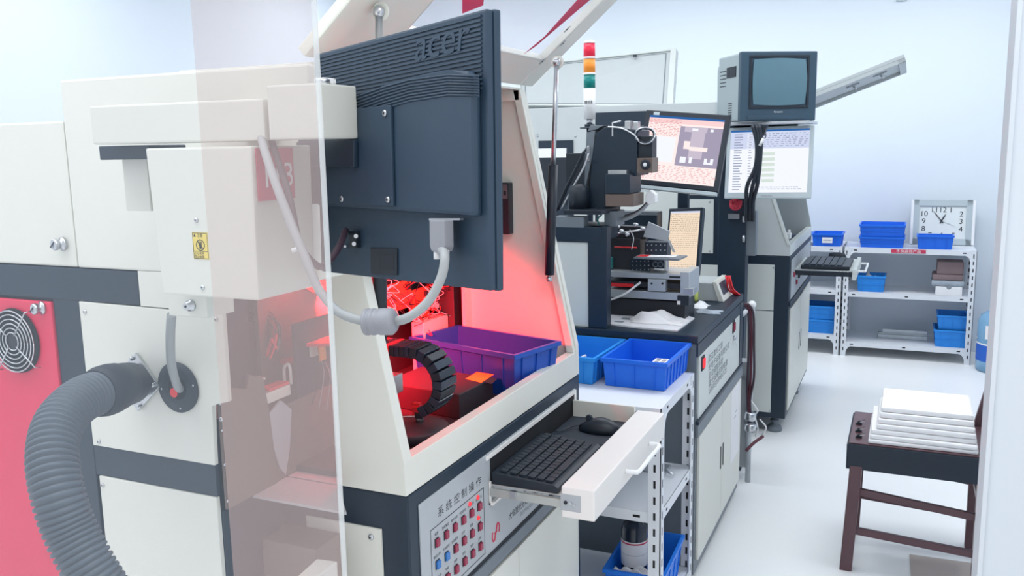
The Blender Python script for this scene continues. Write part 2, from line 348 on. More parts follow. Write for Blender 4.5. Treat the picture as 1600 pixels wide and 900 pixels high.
# cable chain: curved drag chain with link segments
def arc(cx_, cz_, r, y, t0, t1, n): return [(cx_ + r*math.cos(t0+(t1-t0)*k/n), y, cz_ + r*math.sin(t0+(t1-t0)*k/n)) for k in range(n+1)]
dc = MB(); 
path = [Vector((-1.115+0.0125*k, 1.62, 1.112)) for k in range(13)] + [Vector((-0.965+0.068*math.sin(t*PI/11), 1.62, 1.044+0.068*math.cos(t*PI/11))) for t in range(1, 11)]
for i in range(len(path)-1):
    p, qv = path[i], path[i+1]; d = (qv-p); n_ = d.normalized(); u = Vector((0, 1, 0)); v = n_.cross(u)
    dc.m('red_part' if (i % 3 == 1 and i < 10) else ('brown_glass' if i % 2 else 'black_plastic')).obox((p+qv)/2, (n_, u, v), (d.length*0.47, 0.035, 0.012), 0.002)
dc.build('cable_chain', mc)
B('steel').box((-1.13, 1.56, 1.02), (-0.99, 1.60, 1.062), 0.002).build('carriage_bracket', mc)
# stage discs and red sensor
dd = at(650, 665, 'Z', 0.935)
B('interior').lathe((dd.x, dd.y, ZS+0.012), [(0.075, 0), (0.075, 0.022), (0.07, 0.027), (0.02, 0.028)], 32).build('turntable', mc)
sp = at(655, 640, 'Z', 0.965)
B('steel').cyl((sp.x, sp.y, 0.936), (sp.x, sp.y, 0.952), 0.009).m('red_part').box((sp.x-0.012, sp.y-0.012, 0.952), (sp.x+0.012, sp.y+0.012, 0.974), 0.002).m('interior').box((sp.x-0.004, sp.y-0.014, 0.948), (sp.x+0.014, sp.y-0.008, 0.962)).m('red_part').box((sp.x-0.016, sp.y-0.006, 0.974), (sp.x+0.004, sp.y+0.006, 0.981), 0.001).m('wire_white').tube([(sp.x-0.002, sp.y-0.012, 0.953), (sp.x-0.045, sp.y-0.02, 0.949)], 0.0012, 6).build('sensor', mc, label='small red sensor on a stand')
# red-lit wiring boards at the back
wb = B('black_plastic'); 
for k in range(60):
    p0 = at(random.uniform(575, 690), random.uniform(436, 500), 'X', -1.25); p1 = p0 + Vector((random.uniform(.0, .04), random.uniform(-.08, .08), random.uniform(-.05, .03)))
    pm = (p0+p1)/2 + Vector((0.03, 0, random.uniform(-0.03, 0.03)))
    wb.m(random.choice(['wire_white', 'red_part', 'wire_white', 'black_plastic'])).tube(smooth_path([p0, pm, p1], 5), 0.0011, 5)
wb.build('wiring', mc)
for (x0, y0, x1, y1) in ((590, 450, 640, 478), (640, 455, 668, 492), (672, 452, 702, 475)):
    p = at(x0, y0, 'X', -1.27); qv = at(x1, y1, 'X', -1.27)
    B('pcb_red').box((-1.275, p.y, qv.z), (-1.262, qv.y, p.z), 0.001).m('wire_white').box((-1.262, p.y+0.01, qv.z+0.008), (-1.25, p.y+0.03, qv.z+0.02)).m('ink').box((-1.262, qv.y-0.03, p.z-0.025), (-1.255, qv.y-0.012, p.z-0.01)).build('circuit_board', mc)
p = at(662, 505, 'X', -1.22); qv = at(703, 590, 'X', -1.22)
B('cream').box((-1.26, p.y, ZS+0.01), (-1.22, qv.y, p.z), 0.002).build('column', mc, label='pale column lit red')
B('interior').box((-1.262, qv.y+0.002, ZS+0.012), (-1.2, qv.y+0.09, 1.24), 0.002).build('column', mc, label='dark column')
# interior red lamp: ring light housing that shines down on the table
rl = B('black_plastic').lathe((-1.06, 1.60, 1.285), [(0.09, 0), (0.10, 0.004), (0.10, 0.03), (0.06, 0.035)], 28).build('ring_light', mc)
B('red_led').lathe((-1.06, 1.60, 1.281), [(0.085, 0), (0.085, 0.003)], 28).build('led_ring', rl, label='red lit ring')
B('black_plastic').box((-1.075, 1.585, 1.318), (-1.045, 1.615, ZT)).build('lamp_post', rl)
o = area('red_bar_light', (-1.12, 1.60, 1.235), (0, 0, 0), 0.14, 0.06, 17, (1.0, 0.012, 0.022), math.radians(88))
o.rotation_euler = Vector((-0.28, 0.82, -0.60)).to_track_quat('-Z', 'Y').to_euler()
area('red_ring_light', (-1.06, 1.60, 1.278), (0, math.radians(24), 0), 0.12, 0.12, 1.6, (1.0, 0.03, 0.04), math.radians(110))
area('red_fill_light', (-1.06, 1.50, 1.34), (0, math.radians(10), 0), 0.08, 0.10, 1.6, (1.0, 0.02, 0.03), math.radians(120))  # added red fill without a lamp body, brightens the parts on the left
# things seen through the open left side of the machine
npx = [at(x, y, 'X', -1.111) for x, y in ((336, 581), (351, 584), (358, 607), (386, 609), (389, 585), (412, 590), (416, 622), (421, 640))]
B('brown_plate').prism([(-1.117, max(1.1705, npx[0].y), ZS)]+[(-1.117, max(1.1705, p.y), p.z) for p in npx]+[(-1.117, npx[-1].y+0.012, ZS)], (0.006, 0, 0), 0.0015).build('notched_plate', mc)
B('brown_plate').box((-1.1185, 1.284, ZS), (-1.1165, 1.58, 1.045)).build('inner_wall', mc)
B('interior').box((-1.196, 1.172, ZS), (-1.188, Y1-0.002, 1.33)).build('inner_wall', mc)
B('interior').box((-1.125, 1.40, ZS), (-1.119, 1.58, 1.20)).build('inner_wall', mc)
screws([(-1.111, 1.172, z) for z in (0.915, 0.985, 1.05, 1.10)], (1, 0, 0), 0.003, mc)
B('brown_plate').box((-1.20, Y1+0.03, 1.0), (-1.19, 1.7, ZT)).build('inner_wall', mc)
ba, bb = at(350, 603, 'X', -1.125), at(452, 603, 'X', -1.125); bz = bb.z+0.004
mm = B('cream').box((-1.160, ba.y, bz-0.022), (-1.122, bb.y, bz), 0.002)
p = at(400, 585, 'X', -1.14)
mm.prism([(-1.150, p.y-0.012, bz), (-1.130, p.y-0.012, bz), (-1.130, p.y+0.012, bz), (-1.150, p.y+0.012, bz)], (0, 0, 0.012), 0.001).prism([(-1.146, p.y-0.006, bz+0.012), (-1.134, p.y-0.006, bz+0.012), (-1.134, p.y+0.006, bz+0.012), (-1.146, p.y+0.006, bz+0.012)], (0, 0, 0.014), 0.001).box((-1.152, p.y-0.013, bz+0.026), (-1.128, p.y+0.013, bz+0.031), 0.001).build('clamp', mc)
B('panel_silver').prism([at(x, y, 'X', -1.114) for x, y in ((420, 648), (440, 626), (456, 640), (453, 700), (447, 742), (438, 732), (428, 700))], (-0.006, 0, 0), 0.001).build('machined_block', mc, label='pale machined metal block')
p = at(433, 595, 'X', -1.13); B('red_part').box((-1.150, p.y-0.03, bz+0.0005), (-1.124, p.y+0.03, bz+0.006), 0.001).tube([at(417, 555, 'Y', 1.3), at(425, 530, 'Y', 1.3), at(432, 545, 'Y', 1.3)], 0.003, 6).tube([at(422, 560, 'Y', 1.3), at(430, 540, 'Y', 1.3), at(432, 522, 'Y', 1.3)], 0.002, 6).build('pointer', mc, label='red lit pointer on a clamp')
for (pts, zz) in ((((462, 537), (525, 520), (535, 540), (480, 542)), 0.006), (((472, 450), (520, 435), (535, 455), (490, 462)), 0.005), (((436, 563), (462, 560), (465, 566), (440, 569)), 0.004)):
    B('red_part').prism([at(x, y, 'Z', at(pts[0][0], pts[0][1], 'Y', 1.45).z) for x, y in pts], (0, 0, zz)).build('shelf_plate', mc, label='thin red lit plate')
ws = MB()
for k in range(14):
    p0 = at(random.uniform(380, 425), random.uniform(470, 500), 'Y', 1.42); p1 = at(random.uniform(415, 440), random.uniform(520, 560), 'Y', 1.40)
    ws.m(random.choice(['wire_dark', 'cable_grey', 'brown_plate'])).tube(smooth_path([p0, (p0+p1)/2+Vector((0.02, 0, 0.01)), p1], 5), 0.0013, 5)
for k in range(7):
    x = 480+k*7; p0 = at(x, 560+k % 3*6, 'Y', 1.47); p1 = at(x-18+k*5, 640, 'Y', 1.44)
    ws.m(random.choice(['wire_dark', 'wire_white', 'cable_grey'])).tube(smooth_path([p0, (p0+p1)/2+Vector((0.012, 0, 0.02)), p1], 5), 0.0011, 5)
ws.build('wiring', mc)
B('white_plastic').tube(smooth_path([at(445, 600, 'Y', 1.40), at(444, 575, 'Y', 1.40), at(452, 571, 'Y', 1.40), at(455, 600, 'Y', 1.40)], 6), 0.0035, 8).build('hook', mc)
B('cream').box(at(483, 542, 'Y', 1.44), at(497, 555, 'Y', 1.46)).m('label_orange').box(at(497, 543, 'Y', 1.44), at(510, 561, 'Y', 1.46)).build('bracket', mc, label='small pale bracket with orange tab')
# lid: framed window hinged on the roof edge, swung up towards the aisle
TH = math.radians(40.5); ev = Vector((math.cos(TH), 0, math.sin(TH))); nv = Vector((-math.sin(TH), 0, math.cos(TH))); l0 = Vector((-0.997, 0, 1.712))
def lp(px, py): return atp(px, py, l0, nv)
lid = B('cream'); LL = 0.66
def lbar(y0, y1, t0, t1, th=0.022, mb=lid):
    mb.prism([l0+Vector((0, y0, 0))+ev*t0, l0+Vector((0, y1, 0))+ev*t0, l0+Vector((0, y1, 0))+ev*t1, l0+Vector((0, y0, 0))+ev*t1], nv*th, 0.004)
def lt(p): return (p-l0).dot(ev)
yn = lp(547, 0).y; yn2 = lp(680, 0).y; yf2 = lp(942, 0).y; yf = lp(966, 0).y
tb = max(0.07, lt(lp(816, 86)))
lbar(1.322, 1.56, 0, LL); lbar(2.283, 2.372, 0, LL); lbar(1.56, 2.283, 0, tb); lbar(1.56, 2.283, LL-0.1, LL)
lid_o = lid.build('lid_frame', mc)
lbar_g = B('lid_glass'); lbar(1.55, 2.293, tb-0.01, LL-0.09, 0.004, lbar_g); lbar_g.build('lid_window', lid_o)
st = B('stripe_pink')
yA, yB = 1.562, 2.281; o_ = nv*0.005
def lq(y, t): return l0+Vector((0, y, 0))+ev*t-nv*0.0006
sk = [lp(x, y)-nv*0.0006 for x, y in ((817, 85), (836, 73), (908, 0), (941, 0))]; st.quad(sk[0], lq(yB, LL-0.1), lq(yB-0.17, LL-0.1), sk[2]-(sk[2]-sk[1])*0.99); st.build('red_stripe', lid_o)
st = B('stripe_pink'); st.quad(*[lp(x, y)-nv*0.0006 for x, y in ((722, 21), (755, 8), (757, -20), (722, -20))]).build('red_stripe', lid_o)
for (x0, y0, x1, y1) in ((872, 70, 886, 64), (842, 98, 852, 92), (883, 47, 888, 43)):
    p = lp((x0+x1)/2, (y0+y1)/2); B('steel').obox(p-nv*0.001, (ev, (0, 1, 0), nv), (0.011, 0.004, 0.0012), 0.001).m('ink').obox(p-nv*0.0025, (ev, (0, 1, 0), nv), (0.002, 0.002, 0.0006)).build('hinge_screw', lid_o)
# gas struts
def strut(a, b_, frac, name='gas_strut'):
    a, b_ = Vector(a), Vector(b_); m_ = a.lerp(b_, frac)
    o = B('steel').ball(a, 0.011).cyl(a, m_, 0.0065).build(name, mc)
    B('black_plastic').cyl(m_-(m_-a).normalized()*0.004, b_.lerp(m_, 0.04), 0.0135).m('steel').cyl(b_.lerp(m_, 0.05), b_, 0.005).ball(b_, 0.009).build('cylinder', o)
    B('cream').lathe(a+Vector((0, 0.004, 0)), [(0.017, 0), (0.017, 0.004), (0.010, 0.006)], 24, (0, 1, 0)).m('steel').cyl(a, a+Vector((0, 0.012, 0)), 0.006).build('bracket', o)
    return o
ys = Y2-0.075
strut(at(870, 97, 'Y', ys), at(858, 436, 'Y', ys), 0.47)
ys = Y1+0.04
strut(at(592, 18, 'Y', ys), at(594, 545, 'Y', ys), 0.55)
# keyboard drawer
dr = thing('keyboard_drawer', 'cream pull-out keyboard drawer with white bar handle on the near machine', 'drawer', (-0.7, 1.93, 0.80))
ZD = 0.815
B('tray_metal').box((-0.650, 1.675, 0.752), (-0.575, 2.262, 0.822), 0.003).build('drawer_front', dr)
B('tray_metal').box((-0.83, 1.705, 0.786), (-0.652, 2.245, 0.790)).build('drawer_floor', dr)
B('cream').box((-0.83, 2.236, 0.788), (-0.652, 2.244, 0.838)).box((-0.83, 2.244, 0.795), (-0.652, 2.250, 0.832)).build('drawer_side', dr)
B('rail_steel').box((-0.83, 1.690, 0.766), (-0.630, 1.700, 0.785), 0.001).m('panel_silver').box((-0.652, 1.682, 0.768), (-0.605, 1.6745, 0.806), 0.001).m('ink').cyl((-0.640, 1.6745, 0.787), (-0.640, 1.672, 0.787), 0.004).m('steel').cyl((-0.628, 1.6745, 0.787), (-0.628, 1.672, 0.787), 0.003).cyl((-0.62, 1.6745, 0.784), (-0.62, 1.672, 0.784), 0.0025).box((-0.775, 1.682, 0.774), (-0.762, 1.690, 0.789)).build('slide_rail', dr)
B('rail_steel').box((-0.83, 2.252, 0.795), (-0.655, 2.257, 0.830), 0.001).build('slide_rail', dr)
B('tray_metal').box((-0.831, 1.690, 0.744), (-0.822, 1.735, 0.750)).box((-0.831, 1.690, 0.744), (-0.828, 1.697, 0.80)).build('rail_bracket', dr)
hy0, hy1, hx = 1.90, 2.105, -0.575
B('white_plastic').tube(smooth_path([(hx, hy0, 0.786), (hx+0.02, hy0, 0.786), (hx+0.03, hy0+0.012, 0.786), (hx+0.03, (hy0+hy1)/2, 0.786), (hx+0.03, hy1-0.012, 0.786), (hx+0.02, hy1, 0.786), (hx, hy1, 0.786)], 5), 0.0055, 10).build('handle', dr)
B('black_hole').box((X1, 1.70, 0.79), (X1+0.0035, 2.25, 0.853)).m('tray_metal').box((X1, 1.68, 0.853), (X1+0.006, 2.262, 0.862)).box((X1, 2.252, 0.79), (X1+0.006, 2.262, 0.853)).build('drawer_slot', mc)
def demote(t, parent):
    t.location = t.location-parent.location; t.parent = parent
    for k_ in ('label', 'category'): del t[k_]
demote(dr, mc)
# keyboard
kb = thing('keyboard', 'black keyboard lying on the pulled-out drawer of the near machine', 'keyboard', (-0.75, 1.84, 0.7905))
kx0, kx1, ky0, ky1 = -0.848, -0.668, 1.700, 1.998
kx0 = -0.830
B('black_plastic').prism([(kx0, 0, 0.7905), (kx1, 0, 0.7905), (kx1+0.004, 0, 0.806), (kx1-0.01, 0, 0.811), (kx0, 0, 0.820)], (0, 0.0001, 0)).bm.free()
body = B('black_plastic').prism([(kx0, ky0, 0.7905), (kx1, ky0, 0.7905), (kx1+0.003, ky0, 0.803), (kx1-0.008, ky0, 0.810), (kx0, ky0, 0.820)], (0, ky1-ky0, 0), 0.004).build('case', kb)
ks = (0.810-0.820)/(kx1-0.008-kx0)
kax = (Vector((1, 0, ks)).normalized(), Vector((0, 1, 0)), Vector((-ks, 0, 1)).normalized())
keys = B('black_plastic')
nr = 6
for r in range(nr):
    xk = kx0+0.026 + r*0.0215 + (0.004 if r else 0); y = ky0+0.010; k = 0
    while y < ky1-0.02:
        wk = 0.0165
        if r == 5: wk = (0.02, 0.02, 0.02, 0.09, 0.02, 0.02, 0.02, 0.02, 0.02, 0.02, 0.02)[min(k, 10)]
        elif k == 0 and r > 1: wk = 0.02+0.003*r
        y2 = min(y+wk, ky1-0.008)
        keys.obox((xk, (y+y2)/2, 0.820+ks*(xk-kx0)+0.0025), kax, (0.0086, (y2-y)/2, 0.0028), 0.0012)
        y = y2+0.0022; k += 1
keys.build('keys', kb)
tk = B('ink_grey')
for r in range(5):
    for k in range(13):
        xk = kx0+0.024 + r*0.0215 + (0.004 if r else 0)
        text(tk, random.choice('QWERTYUIOPASDFGHJKLZXCVBNM1234567890'), 0.006, (xk+0.002, ky0+0.016+k*0.0187+0.003*r, 0.820+ks*(xk-kx0)+0.0056), (0, 1, 0), (-1, 0, 0), 'ink_grey')
tk.build('key_lettering', kb)
# mouse mat and mouse
B('black_plastic').prism([(-0.825, 2.035, 0.7905), (-0.658, 2.035, 0.7905), (-0.658, 2.225, 0.7905), (-0.825, 2.225, 0.7905)], (0, 0, 0.004), 0.001)
tag(B('dark_rubber').prism([(-0.828, 2.03, 0.7905), (-0.658, 2.03, 0.7905), (-0.658, 2.228, 0.7905), (-0.828, 2.228, 0.7905)], (0, 0, 0.005), 0.0015).build('mouse_mat'), 'dark mouse mat at the far end of the pulled-out drawer', 'mouse mat')
ms = thing('computer_mouse', 'black mouse lying on the mat in the keyboard drawer', 'mouse', (-0.72, 2.12, 0.7957))
mb = MB().m('black_plastic'); cx_, cy_ = -0.715, 2.125
rings = []
for i in range(13):
    t = i/12; x = cx_-0.055+0.11*t; hw = 0.030*math.sin(PI*min(1, max(0.02, t*0.96+0.02)))**0.45; hh = 0.044*math.sin(PI*(0.08+0.84*t))**0.7*(0.75+0.25*t)
    rings.append([mb.bm.verts.new((x, cy_+hw*math.cos(a), 0.7957+hh*max(0, math.sin(a)))) for a in [PI*k/10 for k in range(11)]])
for A, Bq in zip(rings, rings[1:]):
    for k in range(10): mb._f([A[k], A[k+1], Bq[k+1], Bq[k]], True)
    mb._f([A[0], Bq[0], Bq[10], A[10]])
mb._f(rings[0]); mb._f(rings[-1][::-1]); mb.build('mouse_body', ms)
B('dark_rubber').lathe((cx_-0.028, cy_-0.004, 0.829), [(0.008, 0), (0.010, 0.002), (0.010, 0.006), (0.008, 0.008)], 14, (0, 1, 0)).build('scroll_wheel', ms)
B('black_plastic').tube(smooth_path([(cx_-0.055, cy_, 0.806), (cx_-0.075, cy_-0.01, 0.803), (cx_-0.09, cy_-0.05, 0.801), (cx_-0.105, cy_-0.055, 0.802)], 5), 0.0018, 6).build('cord', ms)
# ================================================================== LASER CABINET (left, faces the glass)
YL = 1.159
lc = thing('laser_cabinet', 'tall cream cabinet on a dark frame with red fan panel at far left', 'cabinet', (-1.6, 1.25, 0))
LX = -2.3
B('frame').box((LX, YL+0.012, 0.0), (-1.125, Y1-0.004, ZS-0.006), 0.003).box((LX, YL+0.012, ZS-0.006), (-1.20, Y1-0.004, 1.335), 0.003).build('frame', lc)
B('cream').box((-1.422, YL, 1.337), (-0.868, Y1-0.012, 1.682), 0.004).build('upper_body', lc)
B('cream').box((LX, YL+0.002, 1.337), (-1.426, Y1+0.7, 1.609), 0.004).build('upper_door', lc)
B('frame').box((LX, YL, 1.273), (-1.272, YL+0.012, 1.335), 0.002).box((-1.503, YL+0.002, 0.1), (-1.432, YL+0.012, 1.273), 0.002).box((-1.432, YL+0.003, 0.925), (-1.125, YL+0.012, 0.985)).build('frame_bars', lc)
B('cream').prism([(-1.430, YL, 1.272), (-1.430, YL, 0.986), (-1.122, YL, 0.986), (-1.120, YL, 1.10), (-1.080, YL, 1.11), (-1.078, YL, 1.268)], (0, 0.010, 0), 0.002).m('cream').box((-1.270, YL, 1.272), (-1.16, YL+0.010, 1.337)).build('connector_panel', lc)
B('cream').box((-1.422, YL, 0.12), (-1.125, YL+0.010, 0.924), 0.002).build('lower_panel', lc)
screws([at(x, y, 'Y', YL) for x, y in ((133, 487), (155, 690), (161, 758), (338, 499), (346, 655))], (0, -1, 0), 0.0042, lc)
# red panel with fan
rp = B('red_paint').box((LX+0.02, YL-0.002, 0.55), (-1.505, YL+0.012, 1.266), 0.003).build('fan_panel', lc, label='red panel')
fc = at(26, 532, 'Y', YL-0.004)
B('black_hole').lathe(fc+Vector((0, -0.0005, 0)), [(0.066, 0), (0.066, 0.002)], 36, (0, -1, 0)).m('interior').lathe(fc, [(0.020, 0), (0.020, 0.006), (0.015, 0.008)], 20, (0, -1, 0)).build('fan', rp)
fg = B('steel')
for r_ in (0.018, 0.027, 0.036, 0.045, 0.054, 0.062):
    fg.tube([fc+Vector((r_*math.cos(2*PI*k/36), -0.010, r_*math.sin(2*PI*k/36))) for k in range(37)], 0.0014, 6)
for a_ in range(4):
    an = PI/4+a_*PI/2+0.12; fg.tube([fc+Vector((0.016*math.cos(an), -0.0115, 0.016*math.sin(an))), fc+Vector((0.078*math.cos(an), -0.0115, 0.078*math.sin(an))), fc+Vector((0.080*math.cos(an), -0.001, 0.080*math.sin(an)))], 0.0014, 6)
fg.build('fan_grille', rp)
for px, py, nm in ((67, 481, rp), (99, 381, lc)):
    k_ = at(px, py, 'Y', YL)
    B('steel').lathe(k_, [(0.013, 0), (0.013, 0.004), (0.008, 0.005), (0.008, 0.010), (0.011, 0.012), (0.011, 0.018), (0.009, 0.020)], 24, (-0.25, -1, 0)).m('ink').obox(k_+Vector((-0.005, -0.0205, 0)), ((0.7, 0, 0.7), (0, 1, 0), (-0.7, 0, 0.7)), (0.008, 0.0006, 0.001)).build('lock_knob', nm)
lv = B('red_paint')
for k in range(6): lv.prism([(-1.60, YL-0.002, 0.93-k*0.035), (-1.52, YL-0.002, 0.93-k*0.035), (-1.52, YL-0.002, 0.915-k*0.035), (-1.60, YL-0.002, 0.915-k*0.035)], (0, -0.005, -0.004), 0.001)
lv.build('louvre', rp)
# cable grommet disc with a red spot in its hole
gc = at(279, 605, 'Y', YL-0.002)
B('dark_rubber').lathe(gc, [(0.047, 0), (0.047, 0.003), (0.030, 0.004)], 36, (0, -1, 0)).m('black_hole').lathe(gc, [(0.022, 0.0042), (0.021, 0.0048)], 24, (0, -1, 0)).m('red_part').lathe(gc+Vector((-0.008, 0, -0.010)), [(0.009, 0.0045), (0.009, 0.005)], 16, (0, -1, 0)).build('cable_grommet', lc)
screws([gc+Vector((0.039*math.cos(a_), -0.003, 0.039*math.sin(a_))) for a_ in (0.2, 1.7, 3.3, 4.8)], (0, -1, 0), 0.002, lc)
# flange and corrugated hose
fl = at(214, 596, 'Y', YL-0.002)
hs = thing('corrugated_hose', 'thick dark corrugated extraction hose curving down from the cream connector panel', 'hose', fl)
B('steel').obox(fl+Vector((0.004, -0.003, 0)), (Vector((0.75, 0, 0.66)), (0, 1, 0), Vector((-0.66, 0, 0.75))), (0.040, 0.0025, 0.040), 0.001).build('flange', hs)
for sx, sz in ((0.0, 0.046), (0.048, 0.0), (0.008, -0.046)): B('steel').ball(fl+Vector((sx, -0.008, sz)), 0.0045).build('bolt', hs)
ctr = [(186, 603, 1.46), (165, 610, 1.40), (125, 626, 1.34), (92, 662, 1.28), (82, 712, 1.24), (90, 770, 1.22), (110, 830, 1.22), (150, 905, 1.22), (205, 985, 1.24), (260, 1060, 1.28)]
hp = smooth_path([fl+Vector((0, -0.01, 0)), fl.lerp(atd(186, 603, 1.46), 0.6)] + [atd(*c) for c in ctr], 12)
# even spacing
L_ = [0]
for a, b_ in zip(hp, hp[1:]): L_.append(L_[-1]+(b_-a).length)
def along(s):
    for i in range(len(L_)-1):
        if L_[i+1] >= s: return hp[i].lerp(hp[i+1], (s-L_[i])/max(1e-9, L_[i+1]-L_[i]))
    return hp[-1]
cuff = [along(0.003+0.0198*k) for k in range(14)]
B('dark_rubber').tube(cuff, 1, 28, True, [0.030, 0.031, 0.036, 0.0375, 0.036, 0.0375, 0.036, 0.0375, 0.036, 0.0375, 0.040, 0.041, 0.041, 0.037]).build('cuff', hs)
s0 = 0.255; pts = []; rr = []; pitch = 0.0088; s = s0
while s < L_[-1]-0.01:
    for k, r_ in ((0, 0.0300), (0.22, 0.0345), (0.5, 0.0355), (0.78, 0.0345)):
        pts.append(along(s+k*pitch)); rr.append(r_)
    s += pitch
B('hose_rubber').tube(pts, 1, 28, True, rr).build('hose', hs)
# ================================================================== control box, arm and monitor in front of the cabinet
cb = thing('control_box', 'large cream metal box with a yellow hand warning label below the monitor arm', 'control box', (-0.93, 1.02, 1.34))
CY = 0.95; c0 = at(227, 233, 'Y', CY); c1 = at(255, 463, 'Y', CY); c2 = at(404, 470, 'Y', CY)
B('cream').prism([(c0.x, CY, 1.555), (c1.x, CY, c2.z), (c2.x, CY, c2.z), (-0.812, CY, 1.555)], (0, 0.130, 0), 0.003).build('housing', cb)
B('cream').box((-0.99, CY+0.13, 1.36), (-0.85, YL-0.001, 1.54)).build('mounting_neck', cb)
q0 = at(258, 463, 'Y', 1.0); q1 = at(325, 492, 'Y', 1.0)
B('cream').box((at(262, 470, 'Y', 1.0).x, 1.0, at(262, 493, 'Y', 1.0).z), (at(322, 470, 'Y', 1.0).x, 1.06, c2.z), 0.002).build('lower_bracket', cb)
k_ = at(299, 477, 'Y', 1.0)
B('steel').lathe(k_, [(0.009, 0), (0.009, 0.004), (0.006, 0.005), (0.006, 0.012)], 20, (0, -1, 0)).m('ink').lathe(k_+Vector((0, -0.0122, 0)), [(0.002, 0), (0.002, 0.0006)], 8, (0, -1, 0)).build('key_lock', cb)
lx = at(300, 362, 'Y', CY).x; rx = at(324, 362, 'Y', CY).x; tz = at(312, 363, 'Y', CY).z; bz = at(312, 405, 'Y', CY).z; ym = CY-0.0006
wl = B('label_yellow').box((lx, CY-0.0005, bz), (rx, CY, tz)).m('ink')
for z_ in (tz-0.001, bz+0.0115, bz+0.001): wl.box((lx+0.001, ym, z_-0.0004), (rx-0.001, CY, z_+0.0004))
for x_ in (lx+0.001, rx-0.001): wl.box((x_-0.0004, ym, bz+0.001), (x_+0.0004, CY, tz-0.001))
mcx, mcz = (lx+rx)/2, (tz+bz)/2+0.001
wl.tube([(mcx+0.0075*math.cos(2*PI*k/24), ym, mcz+0.0075*math.sin(2*PI*k/24)) for k in range(25)], 0.0006, 5, False)
wl.tube([(mcx-0.005, ym, mcz+0.005), (mcx+0.005, ym, mcz-0.005)], 0.0006, 5).obox((mcx, ym, mcz-0.002), ((1, 0, 0), (0, 1, 0), (0, 0, 1)), (0.002, 0.0003, 0.003))
for k in range(4): wl.tube([(mcx-0.002+k*0.0013, ym, mcz), (mcx-0.003+k*0.0018, ym, mcz+0.005)], 0.0005, 5)
wl.prism([(lx+0.002, ym, tz-0.0065), (lx+0.007, ym, tz-0.0065), (lx+0.0045, ym, tz-0.002)], (0, 0.0003, 0))
text(wl, '注意', 0.0055, (lx+0.009, ym, tz-0.0065), (1, 0, 0), (0, 0, 1), 'ink')
text(wl, '小心夹手', 0.0045, (lx+0.0025, ym, bz+0.007), (1, 0, 0), (0, 0, 1), 'ink'); text(wl, '禁止触碰', 0.0045, (lx+0.0025, ym, bz+0.002), (1, 0, 0), (0, 0, 1), 'ink')
wl.build('warning_label', cb)
screws([at(307, 344, 'Y', CY), at(317, 449, 'Y', CY)], (0, -1, 0), 0.0035, cb)
# red plate on the box side, digits modelled from a faint reflection
SX = -0.812
a = at(392, 232, 'X', SX); c = at(458, 315, 'X', SX)
sg = B('sign_red').prism([(SX, 0.957, 1.552), (SX, 1.035, 1.552), (SX, 1.035, 1.480), (SX, 0.957, 1.480)], (0.002, 0, 0))
text(sg, '113', 0.048, (SX+0.0021, 0.963, 1.498), (0, 1, 0), (0, 0, 1), 'white_plastic'); sg.build('number_plate', cb, label='red plate with white reflected digits')
# small black block and pale post left of it
sb = thing('support_post', 'short pale post capped with a dark block under the left end of the arm', 'post', (-1.05, 1.05, 1.45))
a = at(190, 250, 'Y', 1.02); c = at(236, 330, 'Y', 1.02)
B('cream').box((a.x, 1.02, c.z), (c.x, YL-0.001, 1.548), 0.002).build('post', sb)
a = at(154, 230, 'Y', 0.985); c = at(234, 249, 'Y', 0.985)
B('frame').box((a.x, 0.985, c.z), (c.x, 1.06, 1.560), 0.002).build('cap_block', sb)
# arm
ar = thing('monitor_stand', 'cream square-section arm carrying the computer monitor', 'monitor stand', (-0.9, 1.0, 1.56))
a = atd(142, 168, 1.27); c = at(418, 217, 'Y', 0.975)
B('cream').prism([(at(142, 200, 'Y', 0.945).x, 0.945, 1.562), (-0.80, 0.965, 1.562), (-0.80, 1.03, 1.562), (at(142, 200, 'Y', 0.945).x, 1.01, 1.562)], (0, 0, 0.056), 0.003).build('beam', ar)
B('cream').box((-1.0, 1.012, 1.565), (-0.93, YL-0.0005, 1.612)).build('mounting_block', ar)
B('cream').box((at(418, 170, 'Y', 0.96).x, 0.96, 1.5625), (-0.703, 1.045, 1.634), 0.0025).build('head', ar)
B('white_plastic').obox((-0.718, 0.995, 1.6385), ((1, 0, 0), (0, 1, 0), (0, 0, 1)), (0.008, 0.014, 0.004), 0.002).m('steel').cyl((-0.715, 1.005, 1.634), (-0.715, 1.005, 1.642), 0.005).build('clip', ar)
B('steel').lathe((-0.715, 0.985, 1.634), [(0.010, 0), (0.010, 0.006), (0.005, 0.008)], 6).build('bolt', ar)
# monitor
MC = Vector((-0.641, 1.030, 1.534)); U = Vector((0.906, -0.422, 0.039)).normalized(); N_ = Vector((0.424, 0.905, -0.045)); W_ = U.cross(N_).normalized(); N_ = W_.cross(U).normalized()
mo = thing('computer_monitor', 'dark computer monitor seen from behind with ribbed back, nearest the glass', 'computer monitor', MC)
def ml(u, n, w_): return MC + U*u + N_*n + W_*w_
AX = (U, N_, W_); HW, HH = 0.207, 0.165
B('monitor_plastic').obox(ml(0, 0.005, 0), AX, (HW, 0.005, HH), 0.003).build('rear_shell', mo)
B('monitor_plastic').obox(ml(0, 0.016, 0), AX, (HW+0.001, 0.0055, HH+0.001), 0.003).build('bezel', mo)
B('crt_glass').obox(ml(0, 0.0218, 0.006), AX, (HW-0.014, 0.0004, HH-0.020)).build('screen', mo)
